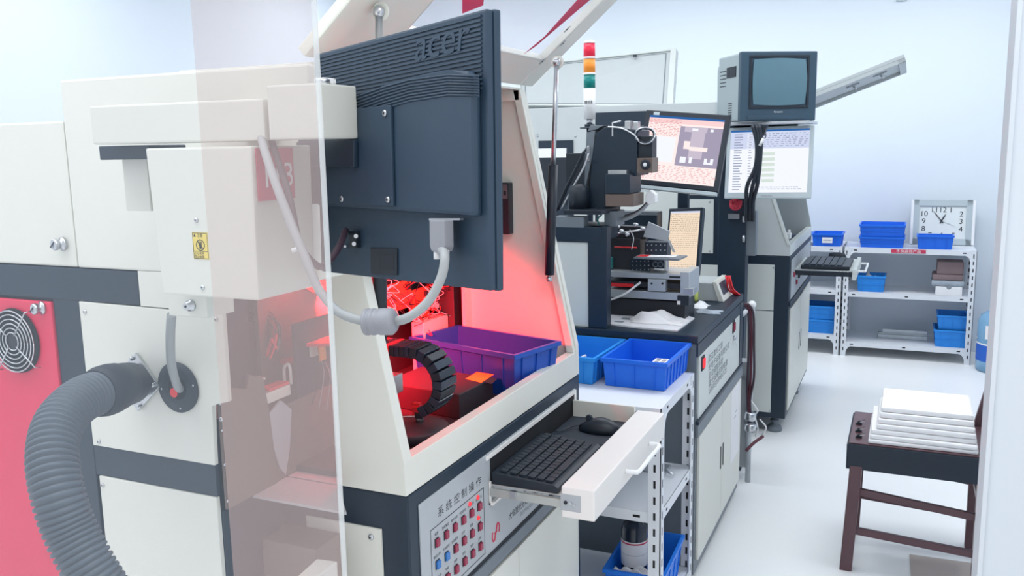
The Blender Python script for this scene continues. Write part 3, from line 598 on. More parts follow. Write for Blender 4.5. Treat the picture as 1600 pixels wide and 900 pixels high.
# raised centre hump: lower two thirds
hump = B('monitor_plastic')
def mpx(px, py, n):  # point on a plane parallel to the back
    return atp(px, py, ml(0, n, 0), N_)
hump.prism([mpx(x, y, 0.0) for x, y in ((500, 190), (540, 165), (567, 154), (625, 129), (683, 115), (712, 110), (742, 111), (752, 122), (754, 338), (506, 321))], N_*-0.012, 0.005); hump.build('rear_hump', mo)
rb = B('monitor_plastic')
for k in range(17):
    w_ = 0.158-k*0.0052; rb.obox(ml(0.0, -0.0008, w_), AX, (HW-0.009, 0.0012, 0.0014))
rb.build('vent_ribs', mo)
rb = B('monitor_plastic')
for k in range(8):
    pl_ = [(500, 171), (520, 163), (560, 147), (600, 133), (640, 122), (700, 114), (748, 116)]
    pts_r = [mpx(x, y+3+k*5.2*(1-(x-500)/1500), -0.0125) for x, y in pl_]
    rb.tube(pts_r, 0.0013, 5)
rb.build('vent_ribs', mo)
lgm = B('monitor_plastic'); text(lgm, 'acer', 0.058, mpx(648, 96, -0.0015), U+W_*0.0, W_+U*0.18, 'monitor_plastic', squash=1.12, depth=0.0004)
for f in list(lgm.bm.faces): pass
r = bmesh.ops.extrude_face_region(lgm.bm, geom=list(lgm.bm.faces)); bmesh.ops.translate(lgm.bm, vec=-N_*0.0009, verts=[v for v in r['geom'] if isinstance(v, bmesh.types.BMVert)])
lgm.build('logo', mo)
# mount plate
P4 = [mpx(x, y, -0.0125) for x, y in ((468, 180), (614, 164), (618, 322), (474, 318))]
B('monitor_plastic').prism(P4, N_*-0.004, 0.001).build('mount_plate', mo)
for x, y in ((602, 177), (607, 312), (484, 242), (535, 311)): 
    p = mpx(x, y, -0.0165); B('steel').lathe(p, [(0.0045, 0), (0.0045, 0.002), (0.003, 0.003)], 14, -N_).m('ink').lathe(p, [(0.0018, 0.0031), (0.0017, 0.0035)], 6, -N_).build('mount_screw', mo)
# bracket between arm head and plate
B('frame').prism([mpx(x, y, -0.0168) for x, y in ((500, 222), (560, 218), (560, 262), (470, 262), (470, 222))], N_*-0.008, 0.002).build('hinge_bracket', mo)
B('steel').cyl(mpx(556, 369, -0.002), mpx(556, 369, -0.012), 0.003).cyl(mpx(553, 381, -0.002), mpx(553, 381, -0.012), 0.003).cyl(mpx(539, 385, -0.002), mpx(539, 385, -0.010), 0.002).m('black_plastic').obox(mpx(555, 374, -0.003), AX, (0.010, 0.005, 0.012), 0.001).build('port', mo)
B('black_plastic').prism([mpx(x, y, -0.0005) for x, y in ((580, 387), (622, 388), (622, 430), (581, 428))], N_*-0.002, 0.0008).m('ink').prism([mpx(x, y, -0.002) for x, y in ((592, 398), (616, 399), (616, 422), (593, 421))], N_*-0.001).build('port_cover', mo)
B('steel').prism([mpx(x, y, -0.006) for x, y in ((676, 341), (725, 341), (724, 344), (676, 344))], N_*-0.006).build('port', mo, label='metal video socket')
# video cable with ferrite bead
vc = thing('video_cable', 'pale grey video cable with ferrite bead looping to the monitor back', 'cable', (-0.6, 0.95, 1.4))
PU = mpx(697, 342, -0.012)
B('plug_grey').prism([PU+U*-0.0155-W_*0.001, PU+U*0.0155-W_*0.001, PU+U*0.0155-W_*0.034, PU+U*0.012-W_*0.040, PU-U*0.012-W_*0.040, PU-U*0.0155-W_*0.034], N_*-0.015, 0.002).build('plug', vc)
for s_ in (-1, 1): B('white_plastic').cyl(PU+U*s_*0.0095-N_*0.008-W_*0.038, PU+U*s_*0.0095-N_*0.008-W_*0.050, 0.0042).build('thumb_screw', vc)
lo = [PU-N_*0.008-W_*0.038]
cd_ = [(695, 400, 1.055), (690, 432, 1.05), (670, 470, 1.05), (640, 495, 1.05), (615, 502, 1.06), (597, 502, 1.06), (570, 502, 1.07), (530, 488, 1.08), (500, 455, 1.09), (480, 410, 1.10), (455, 350, 1.12), (432, 290, 1.14), (415, 240, 1.17), (408, 214, 1.20)]
cord = smooth_path(lo+[atd(*c) for c in cd_], 6)
B('cable_grey').tube(cord, 0.0058, 12).build('cord', vc)
fa, fb = atd(570, 503, 1.068), atd(623, 502, 1.055); fd = (fb-fa).normalized()
B('plug_grey').lathe(fa, [(0.010, 0), (0.0165, 0.002), (0.0165, 0.006), (0.0155, 0.0065), (0.0155, 0.010), (0.0165, 0.0105), (0.0165, 0.014), (0.0155, 0.0145), (0.0155, 0.020), (0.0165, 0.021), (0.0165, 0.036), (0.013, 0.040), (0.009, 0.041)], 24, fd).build('ferrite_bead', vc)
pc = thing('power_cable', 'dark cable running beside the pale video cable to the monitor underside', 'cable', (-0.75, 1.0, 1.4))
B('wire_dark').tube(smooth_path([atd(422, 214, 1.22), atd(450, 300, 1.17), atd(468, 380, 1.16), atd(495, 415, 1.17), atd(512, 410, 1.19), atd(530, 385, 1.22), mpx(540, 360, -0.01)], 6), 0.0048, 10).build('cord', pc)
B('wire_white').tube([atd(456, 392, 1.15), atd(476, 385, 1.15)], 0.003, 6).build('cable_tie', pc)
# cord that drops from the bracket into the grommet
gcd = tag(B('cable_grey').tube(smooth_path([at(268, 492, 'Y', 1.03), at(266, 530, 'Y', 1.05), at(268, 570, 'Y', 1.08), at(276, 600, 'Y', 1.13), at(281, 608, 'Y', 1.150)], 6), 0.0075, 12).build('control_cable'), 'grey cord hanging from the box bracket into the round grommet', 'cable')
# low dark box with cream cap in front of the base, left of the notched panel
lb = thing('low_box', 'low dark box with a cream cap beside the notched panel at the bottom', 'box', (-1.0, 1.2, 0))
zt = 0.80; A0 = at(345, 872, 'Z', zt); A1 = at(432, 838, 'Z', zt); A2 = at(517, 845, 'Z', zt); A3 = at(517, 880, 'Z', zt)
B('brown_plate').prism([(-1.118, A1.y-0.02, 0.0), (-0.99, A1.y-0.02, 0.0), (-0.99, Y1-0.006, 0.0), (-1.118, Y1-0.006, 0.0)], (0, 0, zt), 0.003).build('body', lb)
zc = 0.815; C0 = at(460, 905, 'Z', zc); C1 = at(495, 873, 'Z', zc); C2 = at(527, 877, 'Z', zc)
B('cream').prism([C0, (C2.x, C0.y, zc), C2, C1], (0, 0, -0.815), 0.002).build('cap', lb)
# ================================================================== slotted-angle racks
def rack(name, label, x0, x1, y0, y1, H, shelves, parent_loc=None, group=None, low_brace=True):
    t = thing(name, label, 'shelf rack', ((x0+x1)/2, (y0+y1)/2, 0), group)
    aw, th = 0.038, 0.003
    for ix, iy in ((0, 0), (1, 0), (0, 1), (1, 1)):
        px = x1 if ix else x0; py = y1 if iy else y0; sx = -1 if ix else 1; sy = -1 if iy else 1
        p = B('white_metal').box((px, py, 0), (px+sx*aw, py+sy*th, H)).box((px, py, 0), (px+sx*th, py+sy*aw, H)).m('black_hole')
        z = 0.04
        while z < H-0.03:
            p.box((px+sx*(aw/2-0.0035), py-sy*0.0004, z), (px+sx*(aw/2+0.0035), py+sy*(th+0.0004), z+0.024))
            p.box((px-sx*0.0004, py+sy*(aw/2-0.0035), z), (px+sx*(th+0.0004), py+sy*(aw/2+0.0035), z+0.024)); z += 0.05
        p.build('post', t)
    for z in shelves:
        f = B('white_metal').box((x0+0.004, y0+0.004, z-0.003), (x1-0.004, y1-0.004, z))
        f.box((x0+0.004, y0+0.0034, z-0.034), (x1-0.004, y0+0.006, z)).box((x0+0.004, y1-0.006, z-0.034), (x1-0.004, y1-0.0034, z))
        f.box((x0+0.0034, y0+0.004, z-0.034), (x0+0.006, y1-0.004, z)).box((x1-0.006, y0+0.004, z-0.034), (x1-0.0034, y1-0.004, z))
        f.m('black_hole')
        for u in (0.09, 0.5, 0.91):
            xx = x0+(x1-x0)*u; f.box((xx-0.011, y0+0.0030, z-0.021), (xx+0.011, y0+0.0034, z-0.013))
        for u in (0.2, 0.8):
            yy = y0+(y1-y0)*u; f.box((x1-0.0034, yy-0.008, z-0.021), (x1-0.0030, yy+0.008, z-0.013))
        f.build('shelf', t)
    # corner gussets under the top and lowest shelves
    for z in (shelves[0], shelves[-1]):
        for px, sx in ((x0, 1), (x1, -1)):
            g = B('white_metal')
            g.prism([(px+sx*0.004, y0-0.0001, z-0.03)] + [(px+sx*(aw+0.045-0.045*math.cos(a)), y0-0.0001, z-0.085+0.055*math.sin(a)) for a in [PI/2*k/6 for k in range(6, -1, -1)]] + [(px+sx*0.004, y0-0.0001, z-0.085)], (0, 0.0032, 0))
            g.m('ink').cyl((px+sx*0.018, y0-0.0003, z-0.05), (px+sx*0.018, y0-0.003, z-0.05), 0.004, n=8).build('gusset', t)
    for z in (shelves[0],):
        for py, sy in ((y0, 1), (y1, -1)):
            g = B('white_metal')
            g.prism([(x1+0.0001, py+sy*0.004, z-0.03)] + [(x1+0.0001, py+sy*(aw+0.045-0.045*math.cos(a)), z-0.085+0.055*math.sin(a)) for a in [PI/2*k/6 for k in range(6, -1, -1)]] + [(x1+0.0001, py+sy*0.004, z-0.085)], (-0.0032, 0, 0)).build('gusset', t)
    return t
# storage bins: open, tapered, with a rolled rim and ribs
def bin_(label, c, rz, L, W, H, m='bin_blue', ribs=(5, 3), taper=0.012, group=None, band=False):
    mb = B(m); r = Matrix.Rotation(rz, 3, 'Z'); c = Vector(c); t = 0.003
    def P(x, y, z): return c + r @ Vector((x, y, z))
    def ring(l, w_, z): return [P(-l/2, -w_/2, z), P(l/2, -w_/2, z), P(l/2, w_/2, z), P(-l/2, w_/2, z)]
    lb_, wb_ = L-2*taper-0.014, W-2*taper-0.014; lt_, wt_ = L-0.014, W-0.014
    prof = [(lb_, wb_, 0), (lt_, wt_, H-0.012), (L, W, H-0.012), (L, W, H), (lt_-2*t, wt_-2*t, H), (lb_-2*t, wb_-2*t, t), ]
    rings = [[mb.bm.verts.new(p) for p in ring(*q)] for q in prof]
    for A, Bq in zip(rings, rings[1:]):
        for k in range(4): mb._f([A[k], A[(k+1) % 4], Bq[(k+1) % 4], Bq[k]])
    mb._f(rings[0][::-1]); mb._f(rings[-1])
    def rib(x, y, xt, yt, dx, dy):
        h = 0.003; a = Vector((x, y, 0.004)); b_ = Vector((xt, yt, H-0.012))
        if dx: pts = [(a+Vector((0, -h/2, 0))), (a+Vector((0, h/2, 0))), (b_+Vector((0, h/2, 0))), (b_+Vector((0, -h/2, 0)))]; ex = Vector((dx*0.004, 0, 0))
        else: pts = [(a+Vector((-h/2, 0, 0))), (a+Vector((h/2, 0, 0))), (b_+Vector((h/2, 0, 0))), (b_+Vector((-h/2, 0, 0)))]; ex = Vector((0, dy*0.004, 0))
        mb.prism([c + r @ p for p in pts], r @ ex)
    for k in range(ribs[0]):
        u = (k+0.5)/ribs[0]-0.5
        for s_ in (-1, 1): rib(u*lb_, s_*wb_/2, u*lt_, s_*wt_/2, 0, s_)
    for k in range(ribs[1]):
        u = (k+0.5)/ribs[1]-0.5
        for s_ in (-1, 1): rib(s_*lb_/2, u*wb_, s_*lt_/2, u*wt_, s_, 0)
    if band:
        z = H*0.45; l, w_ = (lb_+lt_)/2+0.008, (wb_+wt_)/2+0.008
        for A, Bq in (((-l/2, -w_/2), (l/2, -w_/2+0.006)), ((-l/2, w_/2-0.006), (l/2, w_/2)), ((-l/2, -w_/2), (-l/2+0.006, w_/2)), ((l/2-0.006, -w_/2), (l/2, w_/2))):
            pts = [P(A[0], A[1], z), P(Bq[0], A[1], z), P(Bq[0], Bq[1], z), P(A[0], Bq[1], z)]; mb.prism(pts, (0, 0, 0.005))
    o = mb.build('storage_bin'); return tag(o, label, 'storage bin', group)
ZR = 0.784
rack('slotted_rack', 'white slotted-angle rack between the two nearest machines, carrying two big blue bins', -1.45, -0.62, 2.405, 2.838, ZR+0.002, [ZR, 0.462, 0.092])
BG = 'big blue bins in a row on the near rack'
b1 = at(950, 602, 'Z', ZR); b2 = at(1044, 614, 'Z', ZR)
bin_('big blue bin on the near rack, right one, holding a white switch plate', (-0.753, 2.733, ZR+0.001), math.radians(-1), 0.218, 0.305, 0.092, 'bin_royal', (3, 7), 0.006, BG)
bin_('big blue bin on the near rack, left one, half hidden by the machine edge', (-0.985, 2.728, ZR+0.001), math.radians(-2), 0.222, 0.305, 0.090, 'bin_light', (3, 6), 0.008, BG)
sp_ = thing('switch_plate', 'white four-hole plastic plate lying in the right big blue bin', 'plastic plate', (-0.66, 2.50, ZR+0.09))
x0, y0 = -0.704, 2.600; z0 = ZR+0.080
pl = B('white_plastic').box((x0, y0, ZR+0.004), (x0+0.040, y0+0.065, ZR+0.070), 0.002).box((x0-0.003, y0-0.002, z0), (x0+0.043, y0+0.070, z0+0.005), 0.001).box((x0+0.002, y0+0.002, ZR+0.070), (x0+0.038, y0+0.063, z0), 0.001)
pl.m('ink_grey')
for ax_ in (0.004, 0.023):
    for ay in (0.008, 0.038): pl.box((x0+ax_, y0+ay, z0+0.005), (x0+ax_+0.013, y0+ay+0.022, z0+0.0056))
pl.build('plate', sp_)
tag(B('white_plastic').tube([(-1.06, 2.62, ZR+0.012), (-0.925, 2.615, ZR+0.088)], 0.004, 8).build('plastic_tube'), 'white tube end resting in the left big blue bin', 'tube')
# blue purple bin inside the near machine
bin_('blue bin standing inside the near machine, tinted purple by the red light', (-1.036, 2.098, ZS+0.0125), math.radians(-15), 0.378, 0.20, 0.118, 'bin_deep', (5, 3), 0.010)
# things on the rack's lower shelves
bin_('open blue tray on the bottom shelf of the near rack, with bottle and cloth', (-0.725, 2.62, 0.093), math.radians(2), 0.195, 0.33, 0.138, 'bin_blue', (3, 4), 0.012)
bo = thing('reagent_bottle', 'dark glass bottle with a white paper label in the bottom tray of the near rack', 'bottle', (-0.752, 2.585, 0.0965))
bx, by = -0.752, 2.585
B('brown_glass').lathe((bx, by, 0.0965), [(0.040, 0), (0.042, 0.004), (0.042, 0.225), (0.036, 0.243), (0.022, 0.252), (0.020, 0.262)], 28).build('glass', bo)
B('frame').lathe((bx, by, 0.3588), [(0.033, 0), (0.033, 0.035), (0.030, 0.040), (0.006, 0.042)], 24).build('cap', bo)
B('paper').tube([(bx, by, 0.205), (bx, by, 0.290)], 0.0426, 28, False).m('sign_red').tube([(bx, by, 0.281), (bx, by, 0.286)], 0.0429, 28, False).m('ink_grey').tube([(bx, by, 0.245), (bx, by, 0.246)], 0.0429, 28, False).build('label', bo)
def cloth(name, label, cat, c, sx, sy, h, m='cloth_white', seed=1, n=26, rz=0, lumps=None):
    rnd = random.Random(seed); mb = B(m); ph = [rnd.uniform(0, 6) for _ in range(8)]
    lumps = lumps or [(rnd.uniform(-.4, .4), rnd.uniform(-.4, .4), rnd.uniform(.12, .3), rnd.uniform(.4, 1)) for _ in range(7)]
    V = []; r = Matrix.Rotation(rz, 3, 'Z')
    for i in range(n+1):
        row = []
        for j in range(n+1):
            u, v = i/n-.5, j/n-.5; edge = min(1, 4.5*min(.5-abs(u), .5-abs(v)))
            z = sum(a*math.exp(-((u-x)**2+(v-y)**2)/s**2) for x, y, s, a in lumps)*h*0.5
            z += h*0.13*math.sin(14*u+ph[0]+5*math.sin(4*v+ph[1]))+h*0.1*math.sin(19*v+ph[2]+4*u)
            z = max(0.001, z*edge + 0.002); wob = 0.06*math.sin(9*v+ph[3]); wob2 = 0.06*math.sin(8*u+ph[4])
            row.append(mb.bm.verts.new(Vector(c) + r @ Vector(((u+wob)*sx, (v+wob2)*sy, z))))
        V.append(row)
    for i in range(n):
        for j in range(n): mb._f([V[i][j], V[i+1][j], V[i+1][j+1], V[i][j+1]], True)
    bnd = [V[i][0] for i in range(n+1)]+[V[n][j] for j in range(1, n+1)]+[V[i][n] for i in range(n-1, -1, -1)]+[V[0][j] for j in range(n-1, 0, -1)]
    low = [mb.bm.verts.new((v.co.x, v.co.y, c[2])) for v in bnd]
    for k in range(len(bnd)): mb._f([bnd[k], bnd[(k+1) % len(bnd)], low[(k+1) % len(bnd)], low[k]])
    mb._f(low)
    return tag(mb.build(name), label, cat)
cloth('rag', 'crumpled white cloth beside the dark bottle in the bottom tray', 'cloth', (-0.735, 2.505, 0.1805), 0.15, 0.07, 0.07, seed=4)
# make it sit: small folded packing under the rag
tag(B('cloth_white').box((-0.80, 2.475, 0.0975), (-0.665, 2.538, 0.180), 0.008).build('folded_cloth'), 'folded white cloth under the crumpled one in the bottom tray', 'cloth')
tg = thing('hand_tool', 'small grey clamp-like tool on the middle shelf of the near rack', 'tool', (-0.75, 2.75, 0.463))
B('aluminium').box((-0.80, 2.72, 0.4635), (-0.70, 2.76, 0.482), 0.003).box((-0.73, 2.70, 0.4635), (-0.685, 2.79, 0.474), 0.002).m('steel').cyl((-0.70, 2.73, 0.475), (-0.655, 2.70, 0.475), 0.004).build('body', tg)
B('frame').box((-0.86, 2.725, 0.4635), (-0.80, 2.755, 0.479), 0.004).build('handle', tg)
# ================================================================== TEST BENCH (cabinet with black top, second machine)
YC0, YC1, XC0, XC1, ZC0 = 2.893, 3.79, -1.62, -0.622, 0.90
tb_ = thing('test_bench', 'cream cabinet bench with dark worktop, double doors and faded lettering, beside the big blue bins', 'workbench', (-1.1, 3.34, 0))
B('frame_grey').box((XC0, YC0+0.01, 0.03), (XC1-0.006, YC1-0.01, ZC0-0.03), 0.003).build('body', tb_)
B('frame').box((XC0, YC0, ZC0-0.028), (XC1, YC1, ZC0), 0.004).build('worktop', tb_)
B('frame').box((XC1-0.006, YC0+0.005, ZC0-0.075), (XC1, YC1-0.005, ZC0-0.03)).box((XC1-0.006, YC0+0.005, 0.585), (XC1+0.006, YC1-0.005, 0.598), 0.002).box((XC1-0.006, YC1-0.075, 0.6), (XC1+0.001, YC1-0.005, ZC0-0.03)).m('frame_grey').box((XC1-0.006, YC0+0.005, 0.54), (XC1+0.004, YC1-0.005, 0.585), 0.002).build('front_frame', tb_)
B('cream_cool').box((XC1-0.006, YC0+0.03, 0.60), (XC1-0.001, YC1-0.08, 0.822)).build('control_plate', tb_)
tx = B('ink_grey'); xx = XC1-0.0008
for i, (s_, z_) in enumerate((('武汉激光工程', 0.765), ('光电子设备有限公司', 0.732), ('自动调阻系统', 0.70), ('激光设备控制电源', 0.67), ('LASER EQUIPMENT CO.', 0.642))):
    text(tx, s_, 0.03, (xx, 3.07+0.006*i, z_), (0, 1, 0), (0, 0, 1), 'ink_grey', squash=1.5 if i < 4 else 1.1)
tx.build('lettering', tb_, label='faded grey lettering')
for px, py, mm_ in ((1098, 567, 'red_led'), (1146, 510, 'button_red')):
    p = at(px, py, 'X', xx)
    o = B('ink').box((xx-0.001, p.y-0.022, p.z-0.026), (xx+0.003, p.y+0.022, p.z+0.026), 0.002).build('switch', tb_)
    B(mm_).box((xx+0.003, p.y-0.014, p.z-0.016), (xx+0.008, p.y+0.014, p.z+0.016), 0.001).build('rocker', o)
p = at(1146, 528, 'X', xx); B('steel').cyl(p, p+Vector((0.012, 0, 0)), 0.010).m('wire_white').tube([p+Vector((0.01, -0.006, 0)), p+Vector((0.014, -0.01, -0.03))], 0.002, 6).build('key_switch', tb_)
ym_ = 3.34
for y0_, y1_, nm_ in ((YC0+0.035, ym_-0.0015, 'door'), (ym_+0.0015, YC1-0.03, 'door')):
    d = B('cream').box((XC1-0.006, y0_, 0.075), (XC1+0.004, y1_, 0.535), 0.002).build('door', tb_)
    yy = ym_-0.03 if y0_ < 3.2 else ym_+0.018
    B('ink').box((XC1+0.004, yy, 0.28), (XC1+0.0055, yy+0.014, 0.37)).build('door_pull', d)
tag(B('paper').box((XC1+0.004, 3.53, 0.22), (XC1+0.0048, 3.72, 0.535)).m('ink_grey').box((XC1+0.0048, 3.62, 0.42), (XC1+0.0052, 3.66, 0.422)).box((XC1+0.0048, 3.60, 0.40), (XC1+0.0052, 3.64, 0.402)).build('paper_notice'), 'white paper sheet stuck on the right door of the bench', 'paper')
# newspaper, cloth and scraps on the bench
zt = ZC0+0.0005
np_ = [at(x, y, 'Z', ZC0) for x, y in ((949, 490), (965, 483), (1062, 492), (1085, 499), (1058, 519), (1000, 514), (949, 508))]
npm = B('newsprint').prism([Vector((p.x, max(p.y, YC0+0.01), ZC0+0.0005)) for p in np_], (0, 0, 0.006), 0.001).m('ink_grey')
for (x0, y0, x1, y1) in ((962, 501, 976, 504), (973, 496, 990, 500)):
    npm.quad(*[at(x, y, 'Z', ZC0+0.0068) for x, y in ((x0, y0), (x1, y0+1), (x1-3, y1), (x0-3, y1-1))])
tag(npm.build('newspaper'), 'folded newspaper lying on the corner of the bench top', 'newspaper')
c_ = at(1028, 501, 'Z', ZC0+0.007)
cloth('cleaning_cloth', 'crumpled white cloth lying on the newspaper on the bench', 'cloth', (c_.x, c_.y, ZC0+0.0068), 0.19, 0.13, 0.045, seed=9)
c_ = at(1055, 491, 'Z', ZC0); 
for i, (x, y, sx, h, s_) in enumerate(((1093, 480, 0.06, 0.02, 3), (1108, 488, 0.09, 0.012, 5))):
    c_ = at(x, y, 'Z', ZC0); cloth('film_scrap', ('crumpled white paper scrap behind the newspaper on the bench', 'crumpled clear film scrap near the right edge of the bench')[i], 'scrap', (c_.x, c_.y, zt), sx, 0.08, h, ('paper', 'grey_cloth')[i], s_, 12)
c_ = at(1076, 486, 'Z', ZC0)
tag(B('white_plastic').lathe((c_.x, c_.y, zt), [(0.016, 0), (0.016, 0.022), (0.008, 0.0221), (0.008, 0.001)], 20).build('tape_roll'), 'small white tape roll standing on the bench by the stage', 'tape roll')
gb = thing('glue_bottle', 'small bottle with yellow-green body standing at the end of the grey stage', 'bottle', (0, 0, 0)); c_ = at(1085, 470, 'Z', ZC0)
gb.location = (c_.x, c_.y, zt)
B('yellow_green').lathe((c_.x, c_.y, zt), [(0.014, 0), (0.015, 0.003), (0.015, 0.035), (0.006, 0.042)], 18).build('body', gb); B('white_plastic').lathe((c_.x, c_.y, zt+0.042), [(0.008, 0), (0.007, 0.016), (0.002, 0.024)], 14).build('cap', gb)
# linear stage on the bench
a = at(962, 331, 'Y', 3.42); c = at(1027, 331, 'Y', 3.42)
eb = thing('equipment_case', 'dark flat-fronted case behind the test fixture, left of the amber screen', 'case', (-1.0, 3.5, ZC0+0.001))
B('frame').box((a.x, 3.42, ZC0+0.001), (c.x, 3.50, a.z), 0.004).build('case_body', eb); B('frame_grey').box((a.x, 3.416, a.z-0.012), (c.x, 3.42, a.z-0.004), 0.001).build('top_trim', eb)
sg = thing('linear_stage', 'grey metal linear stage stacked in beams on the bench', 'positioning stage', (-0.9, 3.2, ZC0))
SY = 3.13
def bx(mb, x0, y0, x1, y1, Y, d, bev=0.002):
    a = at(x0, y0, 'Y', Y); c = at(x1, y1, 'Y', Y); return mb.box((a.x, Y, c.z), (c.x, Y+d, a.z), bev)
B('interior').box((at(948, 480, 'Y', SY).x, SY, zt), (at(1070, 480, 'Y', SY).x, SY+0.16, at(1000, 468, 'Y', SY).z), 0.002).build('base_block', sg)
bx(B('aluminium'), 948, 452, 1064, 470, SY-0.02, 0.18).build('lower_beam', sg)
bx(B('aluminium'), 1012, 436, 1040, 456, SY-0.03, 0.03).m('ink').cyl(at(1018, 443, 'Y', SY-0.03), at(1018, 443, 'Y', SY-0.033), 0.004).cyl(at(1035, 443, 'Y', SY-0.03), at(1035, 443, 'Y', SY-0.033), 0.004).build('slider', sg)
bx(B('interior'), 948, 438, 1062, 452, SY, 0.12).build('rail', sg)
bx(B('red_part'), 955, 442, 990, 449, SY-0.004, 0.004, 0.0).build('indicator', sg, label='red lit strip')
bx(B('aluminium'), 948, 424, 1076, 438, SY-0.02, 0.18).m('ink').box(at(1046, 431, 'Y', SY-0.021), at(1066, 435, 'Y', SY-0.02)).build('upper_beam', sg)
bx(B('aluminium'), 1063, 425, 1077, 466, SY-0.022, 0.16).build('end_plate', sg)
bx(B('steel'), 1068, 450, 1084, 462, SY-0.03, 0.05).build('end_bracket', sg)
bx(B('black_plastic'), 1058, 462, 1076, 478, SY-0.03, 0.05).m('paper').box(at(1058, 470, 'Y', SY-0.031), at(1063, 476, 'Y', SY-0.03)).build('motor', sg)
tag(B('wire_white').tube(smooth_path([at(949, 470, 'Y', SY-0.05), at(975, 460, 'Y', SY-0.06), at(1001, 441, 'Y', SY-0.034)], 5), 0.004, 8).build('white_cable'), 'white cord crossing in front of the grey stage', 'cord')
# fixture on the stage: plate, perforated blocks, tilted tray
fx = thing('test_fixture', 'dark test fixture with perforated blocks and a thin tray on the stage', 'test fixture', (-0.9, 3.2, 1.0))
FY = 3.16
bx(B('interior'), 952, 372, 1000, 424, FY+0.02, 0.10).build('body', fx)
bx(B('teal'), 946, 402, 956, 420, FY-0.005, 0.02).build('connector', fx)
for (x0, y0, x1, y1, cs, rs_) in ((985, 404, 1016, 424, 5, 3), (1007, 378, 1042, 402, 5, 3)):
    o = bx(B('frame'), x0, y0, x1, y1, FY, 0.06).m('steel')
    for i in range(cs):
        for j in range(rs_):
            px = x0+(x1-x0)*(i+.6)/cs; py = y0+(y1-y0)*(j+.6)/rs_; p = at(px, py, 'Y', FY); o.cyl(p, p-Vector((0, 0.002, 0)), 0.0022, n=8)
    o.build('pin_block', fx)
bx(B('frame'), 1017, 406, 1038, 420, FY, 0.05).m('panel_silver').tube([at(1024+4*math.cos(a), 413+4*math.sin(a), 'Y', FY-0.001) for a in [k*PI/6 for k in range(13)]], 0.001, 5).tube([at(1032+4*math.cos(a), 413+4*math.sin(a), 'Y', FY-0.001) for a in [k*PI/6 for k in range(13)]], 0.001, 5).build('gauge_block', fx)
bx(B('steel'), 1038, 405, 1042, 424, FY, 0.03).build('upright', fx)
zt2 = at(1030, 402, 'Y', 3.10).z
B('frame_grey').prism([at(x, y, 'Z', zt2) for x, y in ((1000, 397), (1074, 399), (1060, 405), (990, 402))], (0, 0, -0.006), 0.001).m('sc_pinkwhite').build('tray', fx)
B('paper').quad(*[at(x, y, 'Z', zt2+0.0008) for x, y in ((1005, 397.5), (1060, 399.5), (1052, 402), (996, 401))]).m('red_part').quad(*[at(x, y, 'Z', zt2+0.0012) for x, y in ((1003, 397.7), (1018, 398), (1010, 401), (994, 400.6))]).build('insert', fx)
B('panel_silver').prism([at(x, y, 'Y', 3.12) for x, y in ((1013, 347), (1047, 362), (1043, 377), (1005, 370))], (0, 0.004, 0.002), 0.0005).build('tilted_plate', fx)
B('steel').prism([at(x, y, 'Y', 3.12) for x, y in ((1043, 375), (1046, 375), (1055, 394), (1051, 394))], (0, 0.004, 0)).build('strut', fx)
mf = B('steel'); 
for (x, y) in ((955, 368), (968, 362), (977, 367), (1001, 358), (990, 352), (962, 355)): p = at(x, y, 'Y', FY); mf.lathe(p, [(0.007, 0), (0.009, 0.004), (0.007, 0.012), (0.003, 0.018)], 12, (1, 0.3, 0.2))
mf.tube([at(952, 367, 'Y', FY+0.01), at(1004, 359, 'Y', FY+0.01)], 0.004, 8).m('red_part').tube([at(951, 364, 'Y', FY), at(966, 367, 'Y', FY)], 0.006, 8).tube([at(960, 386, 'Y', FY), at(995, 387, 'Y', FY)], 0.003, 6).build('screw_stage', fx)
B('interior').prism([at(x, y, 'Y', FY+0.03) for x, y in ((950, 352), (1005, 355), (1010, 374), (950, 374))], (0, 0.05, 0), 0.002).build('bracket', fx)
tag(B('wire_white').tube(smooth_path([at(984, 359, 'Y', 3.13), at(990, 372, 'Y', 3.12), at(987, 390, 'Y', 3.13)], 5), 0.0018, 6).build('thin_wire'), 'thin white wire curling down in front of the dark fixture', 'wire')
# gantry machine at the left end of the bench
gm = thing('gantry_machine', 'dark gantry frame with cream panel and tilted camera head above the bench', 'machine', (-1.2, 2.95, 0))
GY2 = 2.90
xa, xb = at(918, 450, 'Y', GY2).x, at(948, 450, 'Y', GY2).x; zb1 = at(900, 378, 'Y', GY2).z; zb0 = at(900, 354, 'Y', GY2).z
B('frame').box((xa, GY2+0.004, ZC0+0.0005), (xb, GY2+0.05, zb0), 0.003).build('column', gm)
B('frame').box((-1.60, GY2+0.002, zb1), (xb-0.02, GY2+0.20, zb0), 0.003).build('beam', gm)
B('cream_cool').box((-1.60, GY2+0.012, ZC0+0.0005), (xa-0.001, GY2+0.20, zb1-0.002), 0.002).build('side_panel', gm)
bx(B('frame_grey'), 866, 338, 912, 356, GY2, 0.05).build('rail_cover', gm)
ztp = zb0+0.002
bx(B('black_plastic'), 880, 328, 940, 336, GY2-0.01, 0.22).build('top_plate', gm)
hd = B('frame'); HY = 3.0
hpts = [at(x, y, 'Y', HY) for x, y in ((918, 330), (925, 245), (931, 208), (945, 198), (996, 203), (995, 275), (962, 276), (944, 330))]
hd.prism(hpts, (0, 0.16, 0), 0.004).build('camera_head', gm)
B('frame_grey').prism([at(x, y, 'Y', HY-0.002) for x, y in ((918, 205), (930, 203), (943, 196), (922, 196))], (0, 0.15, 0), 0.002).prism([at(x, y, 'Y', HY-0.001) for x, y in ((916, 207), (930, 204), (926, 240), (913, 300))], (0, 0.10, 0), 0.002).build('head_side', gm)
